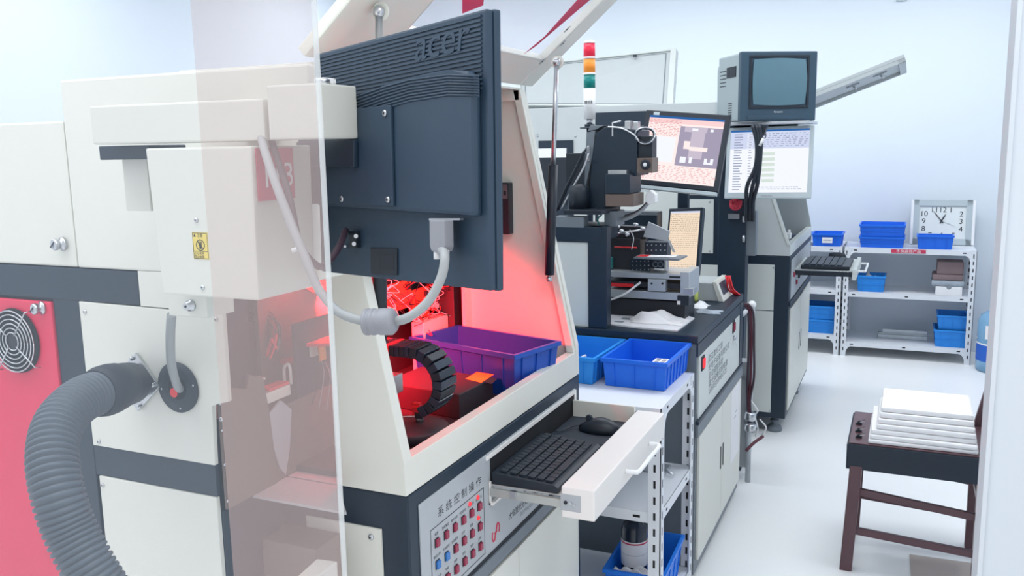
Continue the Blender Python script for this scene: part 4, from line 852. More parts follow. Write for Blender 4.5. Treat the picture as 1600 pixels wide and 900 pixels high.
bx(B('frame'), 946, 272, 984, 303, HY-0.05, 0.14).m('steel').box(at(950, 266, 'Y', HY-0.04), at(984, 272, 'Y', HY+0.0)).build('lens_block', gm)
bx(B('brown_plate'), 946, 303, 990, 323, HY-0.045, 0.13).build('lens_mount', gm)
bx(B('brown_plate'), 995, 247, 1019, 270, HY-0.01, 0.08).build('light_block', gm)
p = at(1009, 257, 'Y', HY-0.012); B('ink').lathe(p, [(0.017, 0), (0.017, 0.008), (0.012, 0.010)], 20, (0, -1, 0)).m('white_plastic').lathe(p, [(0.007, 0.0102), (0.006, 0.011)], 14, (0, -1, 0)).build('knob', gm)
bx(B('black_plastic'), 997, 213, 1019, 247, HY+0.01, 0.06).build('motor', gm)
bx(B('steel'), 976, 189, 985, 212, HY+0.01, 0.03).build('fitting', gm); bx(B('steel'), 989, 190, 997, 210, HY+0.02, 0.03).build('fitting', gm)
for r_ in (0.035, 0.030): 
    p = at(1008, 212, 'Y', HY-0.005); B('steel' if r_ > 0.03 else 'black_plastic').tube([p+Vector((r_*math.cos(2*PI*k/20), 0.01*math.sin(2*PI*k/10), 0.8*r_*math.sin(2*PI*k/20))) for k in range(21)], 0.003, 6).build('cable_loop', gm)
B('wire_white').tube(smooth_path([at(950, 198, 'Y', HY-0.01), at(970, 200, 'Y', HY-0.02), at(990, 210, 'Y', HY-0.02), at(998, 220, 'Y', HY-0.01)], 5), 0.0025, 6).tube([at(957, 213, 'Y', HY), at(957, 192, 'Y', HY), at(970, 189, 'Y', HY)], 0.003, 6).build('air_pipe', gm)
B('black_plastic').lathe(at(905, 330, 'Y', HY-0.03), [(0.038, 0), (0.038, 0.07), (0.030, 0.09), (0.01, 0.095)], 20).build('motor', gm)
bx(B('black_plastic'), 884, 240, 912, 290, 3.35, 0.12).build('side_motor', gm)
hsx = [((872, 328), (888, 290), (905, 255), (916, 232)), ((877, 328), (894, 295), (912, 262), (920, 240)), ((868, 332), (882, 298), (900, 262), (912, 236))]
for i, hh in enumerate(hsx):
    B(('black_plastic', 'steel', 'black_plastic')[i]).tube(smooth_path([at(x, y, 'Y', HY-0.03-0.01*i) for x, y in hh], 5), 0.004, 8).build('hose', gm)
bx(B('steel'), 917, 228, 921, 252, HY-0.02, 0.01).build('clamp', gm)
bx(B('frame_grey'), 944, 330, 963, 354, HY-0.02, 0.10).build('bracket', gm)
B('teal').tube(smooth_path([at(940, 336, 'Y', HY-0.05), at(934, 342, 'Y', HY-0.05), at(936, 352, 'Y', HY-0.05)], 4), 0.003, 6).build('wire', gm)
wc = thing('white_connector', 'white plastic cable connector hanging below the pink-lit screen', 'connector', (0, 0, 0)); p = at(1018, 305, 'Y', 3.05); wc.location = p
B('white_plastic').prism([at(x, y, 'Y', 3.04) for x, y in ((1009, 302), (1016, 297), (1024, 304), (1024, 316), (1014, 320), (1007, 313))], (0, 0.035, 0), 0.003).build('plug', wc)
B('cable_grey').tube(smooth_path([at(1013, 316, 'Y', 3.05), at(1000, 330, 'Y', 3.05), at(980, 341, 'Y', 3.05), at(955, 344, 'Y', 3.05)], 5), 0.008, 8).m('wire_dark').tube(smooth_path([at(1010, 317, 'Y', 3.04), at(996, 329, 'Y', 3.04), at(975, 338, 'Y', 3.04)], 5), 0.0025, 6).build('cord', wc)
# ---------------------------------------------------------------- signal tower
st_ = thing('signal_tower', 'red, orange and green signal light tower on a white pole', 'signal light', at(921, 190, 'Y', 3.3))
TY = 3.3; tz = lambda y: at(921, y, 'Y', TY).z; tx_ = at(921, 130, 'Y', TY).x; R_ = (at(930.5, 130, 'Y', TY).x-at(911.5, 130, 'Y', TY).x)/2*0.93
def seg(m_, y0, y1, r, nm, lab=None): return B(m_).lathe((tx_, TY, tz(y1)), [(r, 0), (r, tz(y0)-tz(y1))], 28).build(nm, st_, label=lab)
B('white_plastic').lathe((tx_, TY, tz(68)), [(R_, 0), (R_*0.98, 0.006), (R_*0.6, 0.012), (0.001, 0.013)], 28).build('cap', st_)
seg('lamp_red', 68, 89, R_*0.97, 'lens', 'red lens'); seg('white_plastic', 89, 92, R_*1.02, 'spacer'); seg('amber', 92, 114, R_*0.97, 'lens', 'orange lens'); seg('white_plastic', 114, 117, R_*1.02, 'spacer')
seg('lamp_green', 117, 138, R_*0.97, 'lens', 'green lens'); seg('white_plastic', 138, 186, R_, 'body'); seg('steel', 186, 194, R_*0.5, 'base'); 
B('frame').cyl((tx_, TY, tz(194)), (tx_, TY, tz(198)), 0.02).box((tx_-0.03, TY-0.03, tz(199)-0.004), (tx_+0.03, TY+0.03, tz(199)), 0.001).cyl((tx_, TY, ZC0+0.001), (tx_, TY, tz(199)), 0.012).build('pole', st_)
vs_ = B('ink')
for k in range(5): a_ = -PI/2-0.5+k*0.3; vs_.obox((tx_+R_*math.cos(a_), TY+R_*math.sin(a_), tz(160)), ((math.cos(a_), math.sin(a_), 0), (-math.sin(a_), math.cos(a_), 0), (0, 0, 1)), (0.0008, 0.002, 0.006))
vs_.build('sound_slots', st_)
# ================================================================== screens
def screen_monitor(name, label, corners, depth, case, bezel_w, rows, painter, cat='monitor', stand=None, brand=None):
    """corners TL TR BR BL of the front face in world space"""
    TL, TR, BR, BL = corners; u = (TR-TL+BR-BL).normalized(); v = (TL-BL+TR-BR).normalized(); n = u.cross(v).normalized(); v = n.cross(u).normalized()
    c = (TL+TR+BR+BL)/4; hw = ((TR-TL).length+(BR-BL).length)/4; hh = ((TL-BL).length+(TR-BR).length)/4
    if n.dot(CAM-c) < 0: n = -n
    t = thing(name, label, cat, c)
    ax = (u, n, v)
    B(case).obox(c-n*0.012, ax, (hw, 0.012, hh), 0.004).build('case', t)
    B(case).obox(c-n*(0.024+depth/2), ax, (hw*0.8, depth/2, hh*0.78), 0.008).build('rear_cover', t)
    sw, sh = hw-bezel_w[0], hh-bezel_w[1]; sc = c + v*bezel_w[2]
    s = MB()
    def r_(x0, y0, x1, y1, m, lift=0.0006):
        a = lambda x, y: sc + u*((x*2-1)*sw) + v*((1-2*y)*sh) + n*lift
        s.m(m).quad(a(x0, y0), a(x1, y0), a(x1, y1), a(x0, y1))
    painter(r_); s.build('screen', t)
    if brand:
        b = B('ink'); text(b, brand[0], 0.011, c-v*(hh-0.0075)+n*0.0003, u, v, brand[1], 'CENTER'); b.build('lettering', t)
    return t, c, u, v, n, hw, hh
def p_pink(r):
    r(0, 0, 1, 1, 'sc_pinkwhite'); r(0, 0, 1, 0.035, 'sc_blue', .0009); r(0, 0.035, 1, 0.11, 'sc_pink', .0009)
    r(0.44, 0.14, 1.0, 0.74, 'sc_photo', .0009); r(0.50, 0.14, 0.80, 0.22, 'sc_photo2', .001); r(0.60, 0.22, 0.78, 0.62, 'sc_photo2', .001); r(0.52, 0.36, 0.60, 0.48, 'sc_pinkwhite', .0011); r(0.6, 0.44, 0.84, 0.5, 'sc_pinkwhite', .0012)
    for x0, x1 in ((0.50, 0.58), (0.62, 0.66), (0.82, 0.86), (0.90, 0.94)): r(x0, 0.6, x1, 0.69, 'sc_white', .0013)
    r(0.86, 0.66, 0.92, 0.69, 'sc_white', .0013); r(0.60, 0.16, 0.68, 0.2, 'sc_white', .0013); r(0.84, 0.16, 0.88, 0.2, 'sc_white', .0013)
    r(0.10, 0.32, 0.40, 0.70, 'sc_white', .001); r(0.0, 0.32, 0.09, 0.66, 'sc_green', .001)
    R = random.Random(3)
    for k in range(10): x = 0.02; y = 0.07+k*0.025; 
    for k in range(11):
        y = 0.06+k*0.023; x = 0.02
        while x < 0.42: w_ = R.uniform(.01, .05); r(x, y, x+w_, y+0.008, 'sc_redtext', .0011); x += w_+R.uniform(.01, .03)
    for k in range(9):
        y = 0.76+k*0.025; x = 0.02
        while x < 0.96: w_ = R.uniform(.01, .05); r(x, y, x+w_, y+0.008, 'sc_redtext', .0011); x += w_+R.uniform(.015, .06)
def p_lav(r):
    r(0, 0, 1, 1, 'sc_white'); r(0, 0, 1, 0.03, 'sc_blue', .0009); r(0, 0.03, 1, 0.30, 'sc_lav', .0008); r(0.42, 0.05, 1, 0.30, 'sc_lav', .0009)
    R = random.Random(5)
    for k in range(22):
        y = 0.06+k*0.042; r(0.05, y, 0.05+R.uniform(.08, .12), y+0.014, 'sc_text', .0011); r(0.22, y, 0.29, y+0.02, 'sc_white', .0011); r(0.24, y+.004, 0.24+R.uniform(.03, .05), y+0.014, 'sc_text', .0012)
    for k in range(7):
        y = 0.06+k*0.033; x = 0.42
        while x < 0.96: w_ = R.uniform(.01, .05); r(x, y, x+w_, y+0.010, 'sc_text', .0011); x += w_+R.uniform(.01, .04)
    for k in range(6): y = 0.36+k*0.085; r(0.42, y, 0.58, y+0.05, 'sc_green', .0011)
    for k in range(2):
        y = 0.91+k*0.03; x = 0.32
        while x < 0.9: w_ = R.uniform(.01, .05); r(x, y, x+w_, y+0.010, 'sc_text', .0011); x += w_+R.uniform(.01, .02)
def p_amber(r):
    r(0, 0, 1, 1, 'sc_amber'); r(0, 0, 1, 0.03, 'sc_lav', .0009); R = random.Random(8)
    for k in range(28):
        y = 0.05+k*0.033; x = 0.03
        while x < 0.95: w_ = R.uniform(.01, .06); r(x, y, min(.97, x+w_), y+0.009, 'sc_brown', .0011); x += w_+R.uniform(.01, .04)
# black monitor with the pink microscope picture: leans and tilts on an arm
def fitq(px, D):  # planar-ish quad from four pixels at four depths
    return [atd(x, y, d) for (x, y), d in zip(px, D)]
m1 = screen_monitor('computer_monitor', 'black tilted computer monitor with a pink microscope picture on screen', fitq([(1014, 170), (1146, 182), (1118, 298), (986, 288)], [3.50, 3.36, 3.36, 3.50]), 0.03, 'black_plastic', (0.020, 0.020, 0), 0, p_pink, 'computer monitor')
t, c, u, v, n, hw, hh = m1
B('silver_plastic').obox(c-v*(hh+0.008)-n*0.012, (u, n, v), (hw*0.97, 0.012, 0.007), 0.002).build('lower_strip', t)
B('silver_plastic').obox(c-u*(hw-0.045)+v*(hh-0.013)+n*0.0008, (u, n, v), (0.012, 0.0006, 0.006)).build('sticker', t)
pxm_ = at(1068, 330, 'Y', 3.72)
B('frame_grey').box((pxm_.x-0.018, c.y+0.02, c.z-0.06), (pxm_.x+0.018, 3.70, c.z-0.02), 0.002).build('mount_arm', t)
tag(B('frame').box((pxm_.x-0.022, 3.702, ZC0+0.001), (pxm_.x+0.022, 3.74, c.z+0.02), 0.003).build('monitor_post'), 'dark post on the bench behind the tilted pink-lit monitor', 'post')
m2 = screen_monitor('computer_monitor', 'small dark monitor with amber text screen standing low on the bench', fitq([(1036, 328), (1105, 323), (1083, 430), (1047, 426)], [3.62, 3.50, 3.50, 3.58]), 0.03, 'frame', (0.010, 0.016, 0.002), 0, p_amber, 'computer monitor')
t, c, u, v, n, hw, hh = m2
B('frame').lathe((c.x-0.02, c.y+0.06, ZC0+0.001), [(0.07, 0), (0.07, 0.008), (0.02, 0.014)], 24).cyl((c.x-0.02, c.y+0.06, ZC0+0.012), (c.x-0.02, c.y+0.05, c.z), 0.014).build('stand', t)
# ================================================================== SECOND WHITE MACHINE behind the bench
BY = 4.45
bg = thing('laser_machine', 'big pale machine with its flat lid raised, behind the gantry and the tilted monitor', 'machine', (-1.4, 4.9, 0))
ztop = at(900, 167, 'Y', BY).z; xl = at(815, 167, 'Y', BY).x; xr = at(1118, 168, 'Y', BY).x; zm = at(1090, 305, 'Y', BY).z
B('greycream').box((xl-0.25, BY, zm), (xr, 5.5, ztop), 0.004).build('upper_body', bg)
B('frame').box((xl-0.25, BY+0.004, 0.0), (xr+0.10, 5.5, zm), 0.003).build('frame', bg)
for x0, y0, x1, y1 in ((1063, 311, 1114, 396), (870, 300, 930, 372), (935, 300, 1058, 372), (1063, 412, 1124, 470), (1063, 474, 1124, 640)):
    a = at(x0, y0, 'Y', BY); c = at(x1, y1, 'Y', BY)
    if a.z < zm+0.01: a.z = min(a.z, zm-0.02)
    B('cream_cool').box((a.x, BY-0.002, c.z), (c.x, BY+0.004, a.z), 0.001).build('panel', bg)
screws([at(x, y, 'Y', BY-0.002) for x, y in ((1109, 315), (1109, 392), (1067, 315))]+[at(x, y, 'Y', BY) for x, y in ((840, 213), (899, 213), (839, 210))], (0, -1, 0), 0.006, bg)
for x0, y0, x1, y1, m_ in ((842, 220, 897, 352, 'frame'), (842, 232, 886, 246, 'white_plastic'), (842, 250, 886, 320, 'black_plastic')):
    a = at(x0, y0, 'Y', BY); c = at(x1, y1, 'Y', BY); dd_ = 0.006 if m_ == 'frame' else 0.010
    B(m_).box((a.x, BY-dd_, c.z), (c.x, BY, a.z)).build('window_frame' if m_ == 'frame' else 'window_fitting', bg)
a = at(930, 176, 'Y', BY-0.01); c = at(1018, 196, 'Y', BY-0.01); B('frame').box((a.x, BY-0.012, c.z), (c.x, BY, a.z), 0.002).build('lid_shadow', bg)  # dark strip painted for the shade under the raised lid
lq_ = [at(805, 104, 'Y', 4.62), at(1058, 77, 'Y', 4.62), at(1052, 168, 'Y', 4.50), at(808, 166, 'Y', 4.50)]
nn = (lq_[1]-lq_[0]).cross(lq_[3]-lq_[0]).normalized(); nn = nn if nn.y > 0 else -nn
B('greycream').prism(lq_, nn*0.03, 0.003).build('raised_lid', bg)
def inset(q, f0, f1, m_, th, par, nm):
    c = (q[0]+q[1]+q[2]+q[3])/4
    out = [c+(p-c)*f0 for p in q]; inn = [c+(p-c)*f1 for p in q]; mb_ = B(m_)
    for k in range(4): mb_.prism([out[k], out[(k+1) % 4], inn[(k+1) % 4], inn[k]], -nn*th)
    return mb_.build(nm, par)
inset(lq_, 0.995, 0.93, 'cream_cool', 0.012, bg, 'lid_rim'); inset(lq_, 0.88, 0.87, 'frame_grey', 0.003, bg, 'lid_seam')
p = at(992, 87, 'Y', 4.59); B('ink').obox(p, ((1, 0, 0), (0, 1, 0), (0, 0, 1)), (0.008, 0.01, 0.004)).build('catch', bg)
# ================================================================== THIRD MACHINE (by the far racks)
Y3 = 4.665; Y3b = 5.74; X3 = -0.536
m3 = thing('marking_machine', 'far dark-framed cream machine with small window hood, on levelling feet near the far racks', 'machine', (-0.75, 5.2, 0))
xs0 = at(1150, 500, 'Y', Y3).x; XB3 = xr+0.11
B('frame').box((XB3, Y3, 0.085), (X3, Y3b, 0.955), 0.004).build('base_frame', m3)
a = at(1166, 412, 'Y', Y3); c = at(1211, 486, 'Y', Y3); c2_ = at(1209, 645, 'Y', Y3)
B('cream_cool').box((XB3+0.02, Y3-0.003, c.z+0.002), (a.x+0.145, Y3, a.z), 0.001).build('panel', m3)
B('cream_cool').box((XB3+0.02, Y3-0.003, c2_.z), (a.x+0.145, Y3, c.z-0.002), 0.001).build('panel', m3)
screws([at(1209, 418, 'Y', Y3-0.003), at(1203, 642, 'Y', Y3-0.003)], (0, -1, 0), 0.006, m3)
for x_, y_ in ((X3-0.06, Y3+0.06), (X3-0.06, Y3b-0.25), (XB3+0.06, Y3+0.06), (XB3+0.06, Y3b-0.25)): B('frame_grey').lathe((x_, y_, 0), [(0.040, 0), (0.042, 0.012), (0.034, 0.028), (0.018, 0.034), (0.014, 0.05), (0.024, 0.052), (0.024, 0.062), (0.012, 0.064), (0.012, 0.09)], 20).build('levelling_foot', m3)
# hood
h = [at(x, y, 'Y', Y3) for x, y in ((1150, 400), (1235, 399), (1232, 381), (1214, 311), (1150, 311))]
zt3 = 1.30
xs_ = lambda z: (X3-0.012) + (z-1.01)/(1.69-1.01)*(-0.13)
B('greycream').prism([(XB3, Y3, 0.957), (X3, Y3, 0.957), (X3-0.002, Y3, 1.015), (xs_(1.60)-0.08, Y3, 1.60), (XB3, Y3, 1.60)], (0, 0.02, 0), 0.002).build('hood_side', m3)
B('greycream').prism([(XB3, Y3b-0.02, 0.957), (X3, Y3b-0.02, 0.957), (X3-0.002, Y3b-0.02, 1.015), (xs_(1.60), Y3b-0.02, 1.60), (XB3, Y3b-0.02, 1.60)], (0, 0.02, 0), 0.002).build('hood_side', m3)
B('cream_cool').box((X3-0.03, Y3+0.02, 0.957), (X3, Y3b-0.02, 1.012), 0.002).build('sill', m3)
B('cream_cool').prism([(X3-0.002, Y3, 1.015), (X3-0.016, Y3, 1.015), (xs_(1.60)-0.094, Y3, 1.60), (xs_(1.60)-0.08, Y3, 1.60)], (0, -0.006, 0)).build('edge_trim', m3)
B('frame_grey').box((XB3, Y3+0.02, 0.957), (XB3+0.02, Y3b-0.02, 1.60)).build('back_panel', m3)
B('greycream').box((XB3, Y3, 1.60), (xs_(1.6)-0.05, Y3b, 1.62), 0.002).build('roof', m3)
tl_ = B('white_plastic').box((-0.60, 4.95, 1.012), (-0.57, 5.0, 1.045), 0.004).cyl((-0.59, 5.05, 1.012), (-0.59, 5.05, 1.055), 0.008).build('clamp', m3)
# front (aisle) face: control plate, drawer, doors
B('panel_silver').box((X3, Y3+0.06, 0.72), (X3+0.003, Y3b-0.06, 0.93), 0.001).build('control_plate', m3)
for y_, z_, m_ in ((4.95, 0.78, 'button_red'), (5.05, 0.80, 'ink'), (5.15, 0.80, 'button_red'), (4.82, 0.84, 'button_red')): B(m_).lathe((X3+0.003, y_, z_), [(0.014, 0), (0.014, 0.006), (0.010, 0.009)], 14, (1, 0, 0)).build('push_button', m3)
B('frame').box((X3, Y3+0.01, 0.690), (X3+0.008, Y3b-0.01, 0.715), 0.002).build('rail', m3)
for y0_, y1_ in ((Y3+0.05, 5.19), (5.20, Y3b-0.05)):
    d = B('cream').box((X3, y0_, 0.12), (X3+0.008, y1_, 0.67), 0.002).build('door', m3); B('ink').box((X3+0.008, y1_-0.05 if y0_ < 5 else y0_+0.03, 0.36), (X3+0.010, y1_-0.035 if y0_ < 5 else y0_+0.045, 0.46)).build('door_pull', d)
# keyboard drawer of the third machine
q = thing('keyboard_drawer', 'pulled-out keyboard drawer with white handle on the far machine', 'drawer', (-0.4, 5.2, 0.86)); zk = 0.860
B('cream_cool').box((X3+0.003, Y3+0.22, zk-0.004), (-0.235, Y3+0.72, zk)).box((-0.245, Y3+0.20, zk-0.045), (-0.225, Y3+0.74, zk+0.01), 0.002).build('tray', q)
B('black_plastic').box((X3+0.003, Y3+0.205, zk-0.03), (-0.245, Y3+0.22, zk-0.006), 0.001).build('slide_rail', q)
B('white_plastic').tube(smooth_path([(-0.225, Y3+0.30, zk-0.01), (-0.19, Y3+0.30, zk-0.01), (-0.185, Y3+0.32, zk-0.01), (-0.185, Y3+0.60, zk-0.01), (-0.19, Y3+0.62, zk-0.01), (-0.225, Y3+0.62, zk-0.01)], 4), 0.006, 8).build('handle', q)
demote(q, m3)
q = thing('keyboard', 'black keyboard lying in the drawer of the far machine', 'keyboard', (-0.38, 5.05, zk+0.001))
B('black_plastic').box((X3+0.03, Y3+0.225, zk+0.001), (-0.26, Y3+0.60, zk+0.022), 0.005).build('case', q)
kk = B('frame')
for i in range(6):
    for j in range(16): kk.box((X3+0.045+i*0.033, Y3+0.235+j*0.0225, zk+0.022), (X3+0.072+i*0.033, Y3+0.254+j*0.0225, zk+0.028))
kk.build('keys', q)
q = thing('computer_mouse', 'dark mouse beside the keyboard in the far machine drawer', 'mouse', (-0.36, Y3+0.66, zk+0.001))
B('dark_rubber').lathe((-0.40, Y3+0.665, zk+0.018), [(0.001, 0), (0.02, 0.005), (0.026, 0.03), (0.026, 0.065), (0.018, 0.09), (0.001, 0.098)], 16, (1, 0, 0)).build('mouse_body', q)
# raised lid of the third machine
TH3 = [at(1200, 148, 'Y', Y3+0.02), at(1411, 92, 'Y', Y3+0.02)]
l3a, l3b = at(1268, 148, 'Y', Y3+0.10), at(1414, 90, 'Y', Y3+0.10)
e3 = (l3b-l3a).normalized(); s3 = l3b-e3*0.72; n3 = Vector((-e3.z, 0, e3.x)); dY = Vector((0, 0.86, 0))
B('greycream').prism([s3, l3b, l3b+dY, s3+dY], n3*0.018, 0.003).build('raised_lid', m3)
rim = B('greycream'); wv = 0.03
rim.prism([s3, l3b, l3b+dY*0.04, s3+dY*0.04], -n3*0.018, 0.002).prism([s3+dY*0.96, l3b+dY*0.96, l3b+dY, s3+dY], -n3*0.018, 0.002).prism([l3b-e3*0.035, l3b, l3b+dY, l3b-e3*0.035+dY], -n3*0.018, 0.002).build('lid_rim', m3)
for f_, g_ in ((0.38, 0.5), (0.18, 0.45)):
    p = l3b-e3*0.72*f_+dY*g_; B('panel_silver').obox(p-n3*0.004, (e3, (0, 1, 0), n3), (0.035, 0.03, 0.004), 0.001).m('steel').cyl(p-n3*0.006, p-n3*0.03+e3*0.01, 0.006).build('hinge_plate', m3)
# ================================================================== old television on a shelf over a silver flat monitor
TVY = 3.95
post = thing('equipment_post', 'dark equipment post with slotted front carrying the television shelf', 'post', (-0.8, 4.1, 0))
a = at(1133, 335, 'Y', 4.05); c = at(1164, 437, 'Y', 4.05)
zsv = at(1200, 190, 'Y', TVY).z
B('frame').box((a.x-0.03, 4.05, 0.0), (c.x, 4.13, zsv-0.0125), 0.003).build('column', post)
a = at(1138, 334, 'Y', 4.04); c = at(1155, 342, 'Y', 4.04); B('steel').box((a.x, 4.035, c.z), (c.x, 4.05, a.z), 0.001).build('latch_plate', post)
bx(B('frame_grey'), 1164, 330, 1180, 400, 4.06, 0.05).build('slide', post)
for y_ in (337, 368): p = at(1162, y_, 'Y', 4.045); B('steel').cyl(p, p+Vector((0, 0, -0.03)), 0.006).build('hinge', post)
zsv = at(1200, 190, 'Y', TVY).z
sa = at(1137, 190, 'Y', TVY); sb2 = at(1265, 190, 'Y', TVY)
B('aluminium').box((sa.x, TVY-0.01, zsv-0.012), (sb2.x, TVY+0.36, zsv), 0.002).build('shelf_plate', post)
B('frame').box((sa.x+0.01, TVY+0.10, zsv-0.026), (sb2.x-0.06, TVY+0.14, zsv-0.0122)).build('shelf_bracket', post)
p0 = at(1185, 196, 'Y', TVY)
cbl = thing('cable_bundle', 'black cable bundle hanging down in front of the silver monitor', 'cable bundle', p0)
for i, off in enumerate((0.0, 0.010, -0.012)):
    B('black_plastic').tube(smooth_path([at(1182+off*500, 195, 'Y', TVY-0.07), at(1186+off*300, 225, 'Y', TVY-0.075), at(1184+off*300, 260, 'Y', TVY-0.08), at(1176+off*700, 290, 'Y', TVY-0.08), at(1172+off*500, 315, 'Y', TVY-0.05), at(1172+off*500, 345, 'Y', TVY-0.01)], 5), 0.0085, 10).build('cable', cbl)
B('black_plastic').prism([at(x, y, 'Y', TVY-0.06) for x, y in ((1177, 195), (1199, 195), (1193, 212), (1181, 214))], (0, 0.045, 0), 0.003).build('sleeve', cbl)
B('wire_white').tube([at(1193, 216, 'Y', TVY-0.10), at(1187, 228, 'Y', TVY-0.10)], 0.006, 8).m('ink').tube([at(1194+3*math.cos(a_), 212+4*math.sin(a_), 'Y', TVY-0.10) for a_ in [k*PI/6 for k in range(13)]], 0.0018, 6).build('clip', cbl)
mm3 = screen_monitor('computer_monitor', 'silver flat computer monitor with a white and lavender data screen under the television', fitq([(1138, 199), (1273, 196), (1266, 309), (1130, 311)], [3.92, 3.76, 3.76, 3.92]), 0.03, 'silver_plastic', (0.017, 0.020, 0.006), 0, p_lav, 'computer monitor', brand=('SAMSUNG', 'ink_grey'))
t, c, u, v, n, hw, hh = mm3
B('frame').box((c.x-0.09, c.y+0.03, c.z-0.03), (c.x-0.03, 4.049, c.z+0.03), 0.002).build('arm', t)
# TV
fa_ = [at(1153, 80, 'Y', TVY), at(1271, 80, 'Y', TVY), at(1266, 187, 'Y', TVY), at(1150, 187, 'Y', TVY)]
tx0, tx1 = (fa_[0].x+fa_[3].x)/2-0.018, (fa_[1].x+fa_[2].x)/2+0.016; tv = thing('television', 'old boxy grey television with dark glass screen on top of the post shelf', 'television', ((tx0+tx1)/2, TVY+0.04, zsv)); tv.rotation_euler = (0, 0, math.radians(33)); tz1 = (fa_[0].z+fa_[1].z)/2; tz0 = zsv+0.001
B('tv_dark').box((tx0, TVY, tz0), (tx1, TVY+0.03, tz1), 0.006).build('front_bezel', tv)
B('tv_side').box((tx0+0.004, TVY+0.03, tz0+0.004), (tx1-0.004, TVY+0.26, tz1-0.004), 0.008).build('housing', tv)
B('tv_side').prism([(tx0+0.03, TVY+0.26, tz0+0.03), (tx1-0.03, TVY+0.26, tz0+0.03), (tx1-0.03, TVY+0.26, tz1-0.03), (tx0+0.03, TVY+0.26, tz1-0.03)], (0, 0.09, 0), 0.02).build('rear_housing', tv)
scb = MB().m('crt_glass'); sx0, sx1 = at(1163, 130, 'Y', TVY).x, at(1256, 130, 'Y', TVY).x; sz1, sz0 = at(1210, 91, 'Y', TVY).z, at(1210, 165, 'Y', TVY).z
G = 12; VV = []
for i in range(G+1):
    row = []
    for j in range(G+1):
        a_, b_ = i/G*2-1, j/G*2-1; k1 = 1-0.06*b_*b_; k2 = 1-0.06*a_*a_
        row.append(scb.bm.verts.new(((sx0+sx1)/2+a_*(sx1-sx0)/2*k1, TVY-0.003-0.008*(1-a_*a_*.5-b_*b_*.5), (sz0+sz1)/2+b_*(sz1-sz0)/2*k2)))
    VV.append(row)
for i in range(G):
    for j in range(G): scb._f([VV[i][j], VV[i+1][j], VV[i+1][j+1], VV[i][j+1]], True)
scb.build('screen_glass', tv)
fr_ = B('black_plastic'); w_ = 0.012
for a0, a1 in (((sx0-w_, sz0-w_), (sx1+w_, sz0-0.001)), ((sx0-w_, sz1+0.001), (sx1+w_, sz1+w_)), ((sx0-w_, sz0), (sx0-0.001, sz1)), ((sx1+0.001, sz0), (sx1+w_, sz1))): fr_.box((a0[0], TVY-0.004, a0[1]), (a1[0], TVY, a1[1]), 0.001)
fr_.build('screen_surround', tv)
B('tv_dark').box((tx0+0.03, TVY-0.003, tz0+0.008), (tx1-0.05, TVY, tz0+0.024), 0.001).build('control_flap', tv)
tt = B('white_plastic'); text(tt, 'Panasonic', 0.010, ((tx0+tx1)/2, TVY-0.0004, tz0+0.036), (1, 0, 0), (0, 0, 1), 'white_plastic', 'CENTER'); tt.build('lettering', tv)
sd = B('ink')
for k in range(6): sd.box((tx0+0.0035, TVY+0.10, tz0+0.03+k*0.010), (tx0+0.004, TVY+0.14, tz0+0.034+k*0.010))
for k in range(5): sd.box((tx0+0.0035, TVY+0.17, tz1-0.07-k*0.016), (tx0+0.004, TVY+0.24, tz1-0.066-k*0.016))
sd.build('side_vents', tv)
B('ink').box((tx0+0.001, TVY+0.06, tz1-0.10), (tx0+0.0042, TVY+0.16, tz1-0.055), 0.001).build('handle_recess', tv)
# bits on the post and bench back: power supply, red wires
ps = thing('power_supply', 'pale bench power supply with dark display and red probe leads', 'power supply', (-0.8, 3.6, ZC0))
px0, px1 = at(1086, 440, 'Y', 3.60).x, at(1131, 440, 'Y', 3.60).x; zt_ = ZC0+0.075
px1 = min(px1, -0.665)
B('greycream').prism([(px0-0.01, 3.56, ZC0+0.001), (px1-0.01, 3.56, ZC0+0.001), (px1-0.035, 3.56, zt_), (px0-0.01, 3.56, zt_)], (0, 0.20, 0), 0.003).build('case', ps)
B('cream').prism([(px1-0.012, 3.555, ZC0+0.001), (px1+0.010, 3.555, ZC0+0.001), (px1-0.022, 3.555, zt_+0.006), (px1-0.040, 3.555, zt_+0.006)], (0, 0.21, 0), 0.002).build('front', ps)
B('frame').prism([(px1+0.0012, 3.59, ZC0+0.022), (px1-0.0175, 3.59, zt_-0.004), (px1-0.0175, 3.72, zt_-0.004), (px1+0.0012, 3.72, ZC0+0.022)], (0.0015, 0, 0.0006)).build('display', ps)
rw = thing('probe_leads', 'two red probe leads drooping from the power supply', 'wires', (-0.65, 3.66, ZC0+0.03))
for k in range(3): B('red_part').tube(smooth_path([at(1134+k*3, 431, 'Y', 3.70), at(1136+k*3, 440, 'Y', 3.69), at(1138+k*4, 452, 'Y', 3.70), at(1150+k*3, 461, 'Y', 3.74)], 4), 0.004, 8).build('lead', rw)
rb_ = thing('red_valve', 'small round red valve knob under the silver monitor on the dark post', 'valve', at(1150, 320, 'Y', 4.04)); p = at(1150, 320, 'Y', 4.04)
B('wire_red').lathe(p, [(0.015, 0), (0.028, 0.006), (0.028, 0.014), (0.010, 0.018)], 14, (0, -1, 0.2)).build('body', rb_)
for k in range(3): B('wire_red').lathe(p+Vector((-0.02+0.02*k, -0.012, 0.015-0.02*(k % 2))), [(0.008, 0), (0.008, 0.012), (0.004, 0.014)], 10, (0.3, -1, 0)).build('knob', rb_)
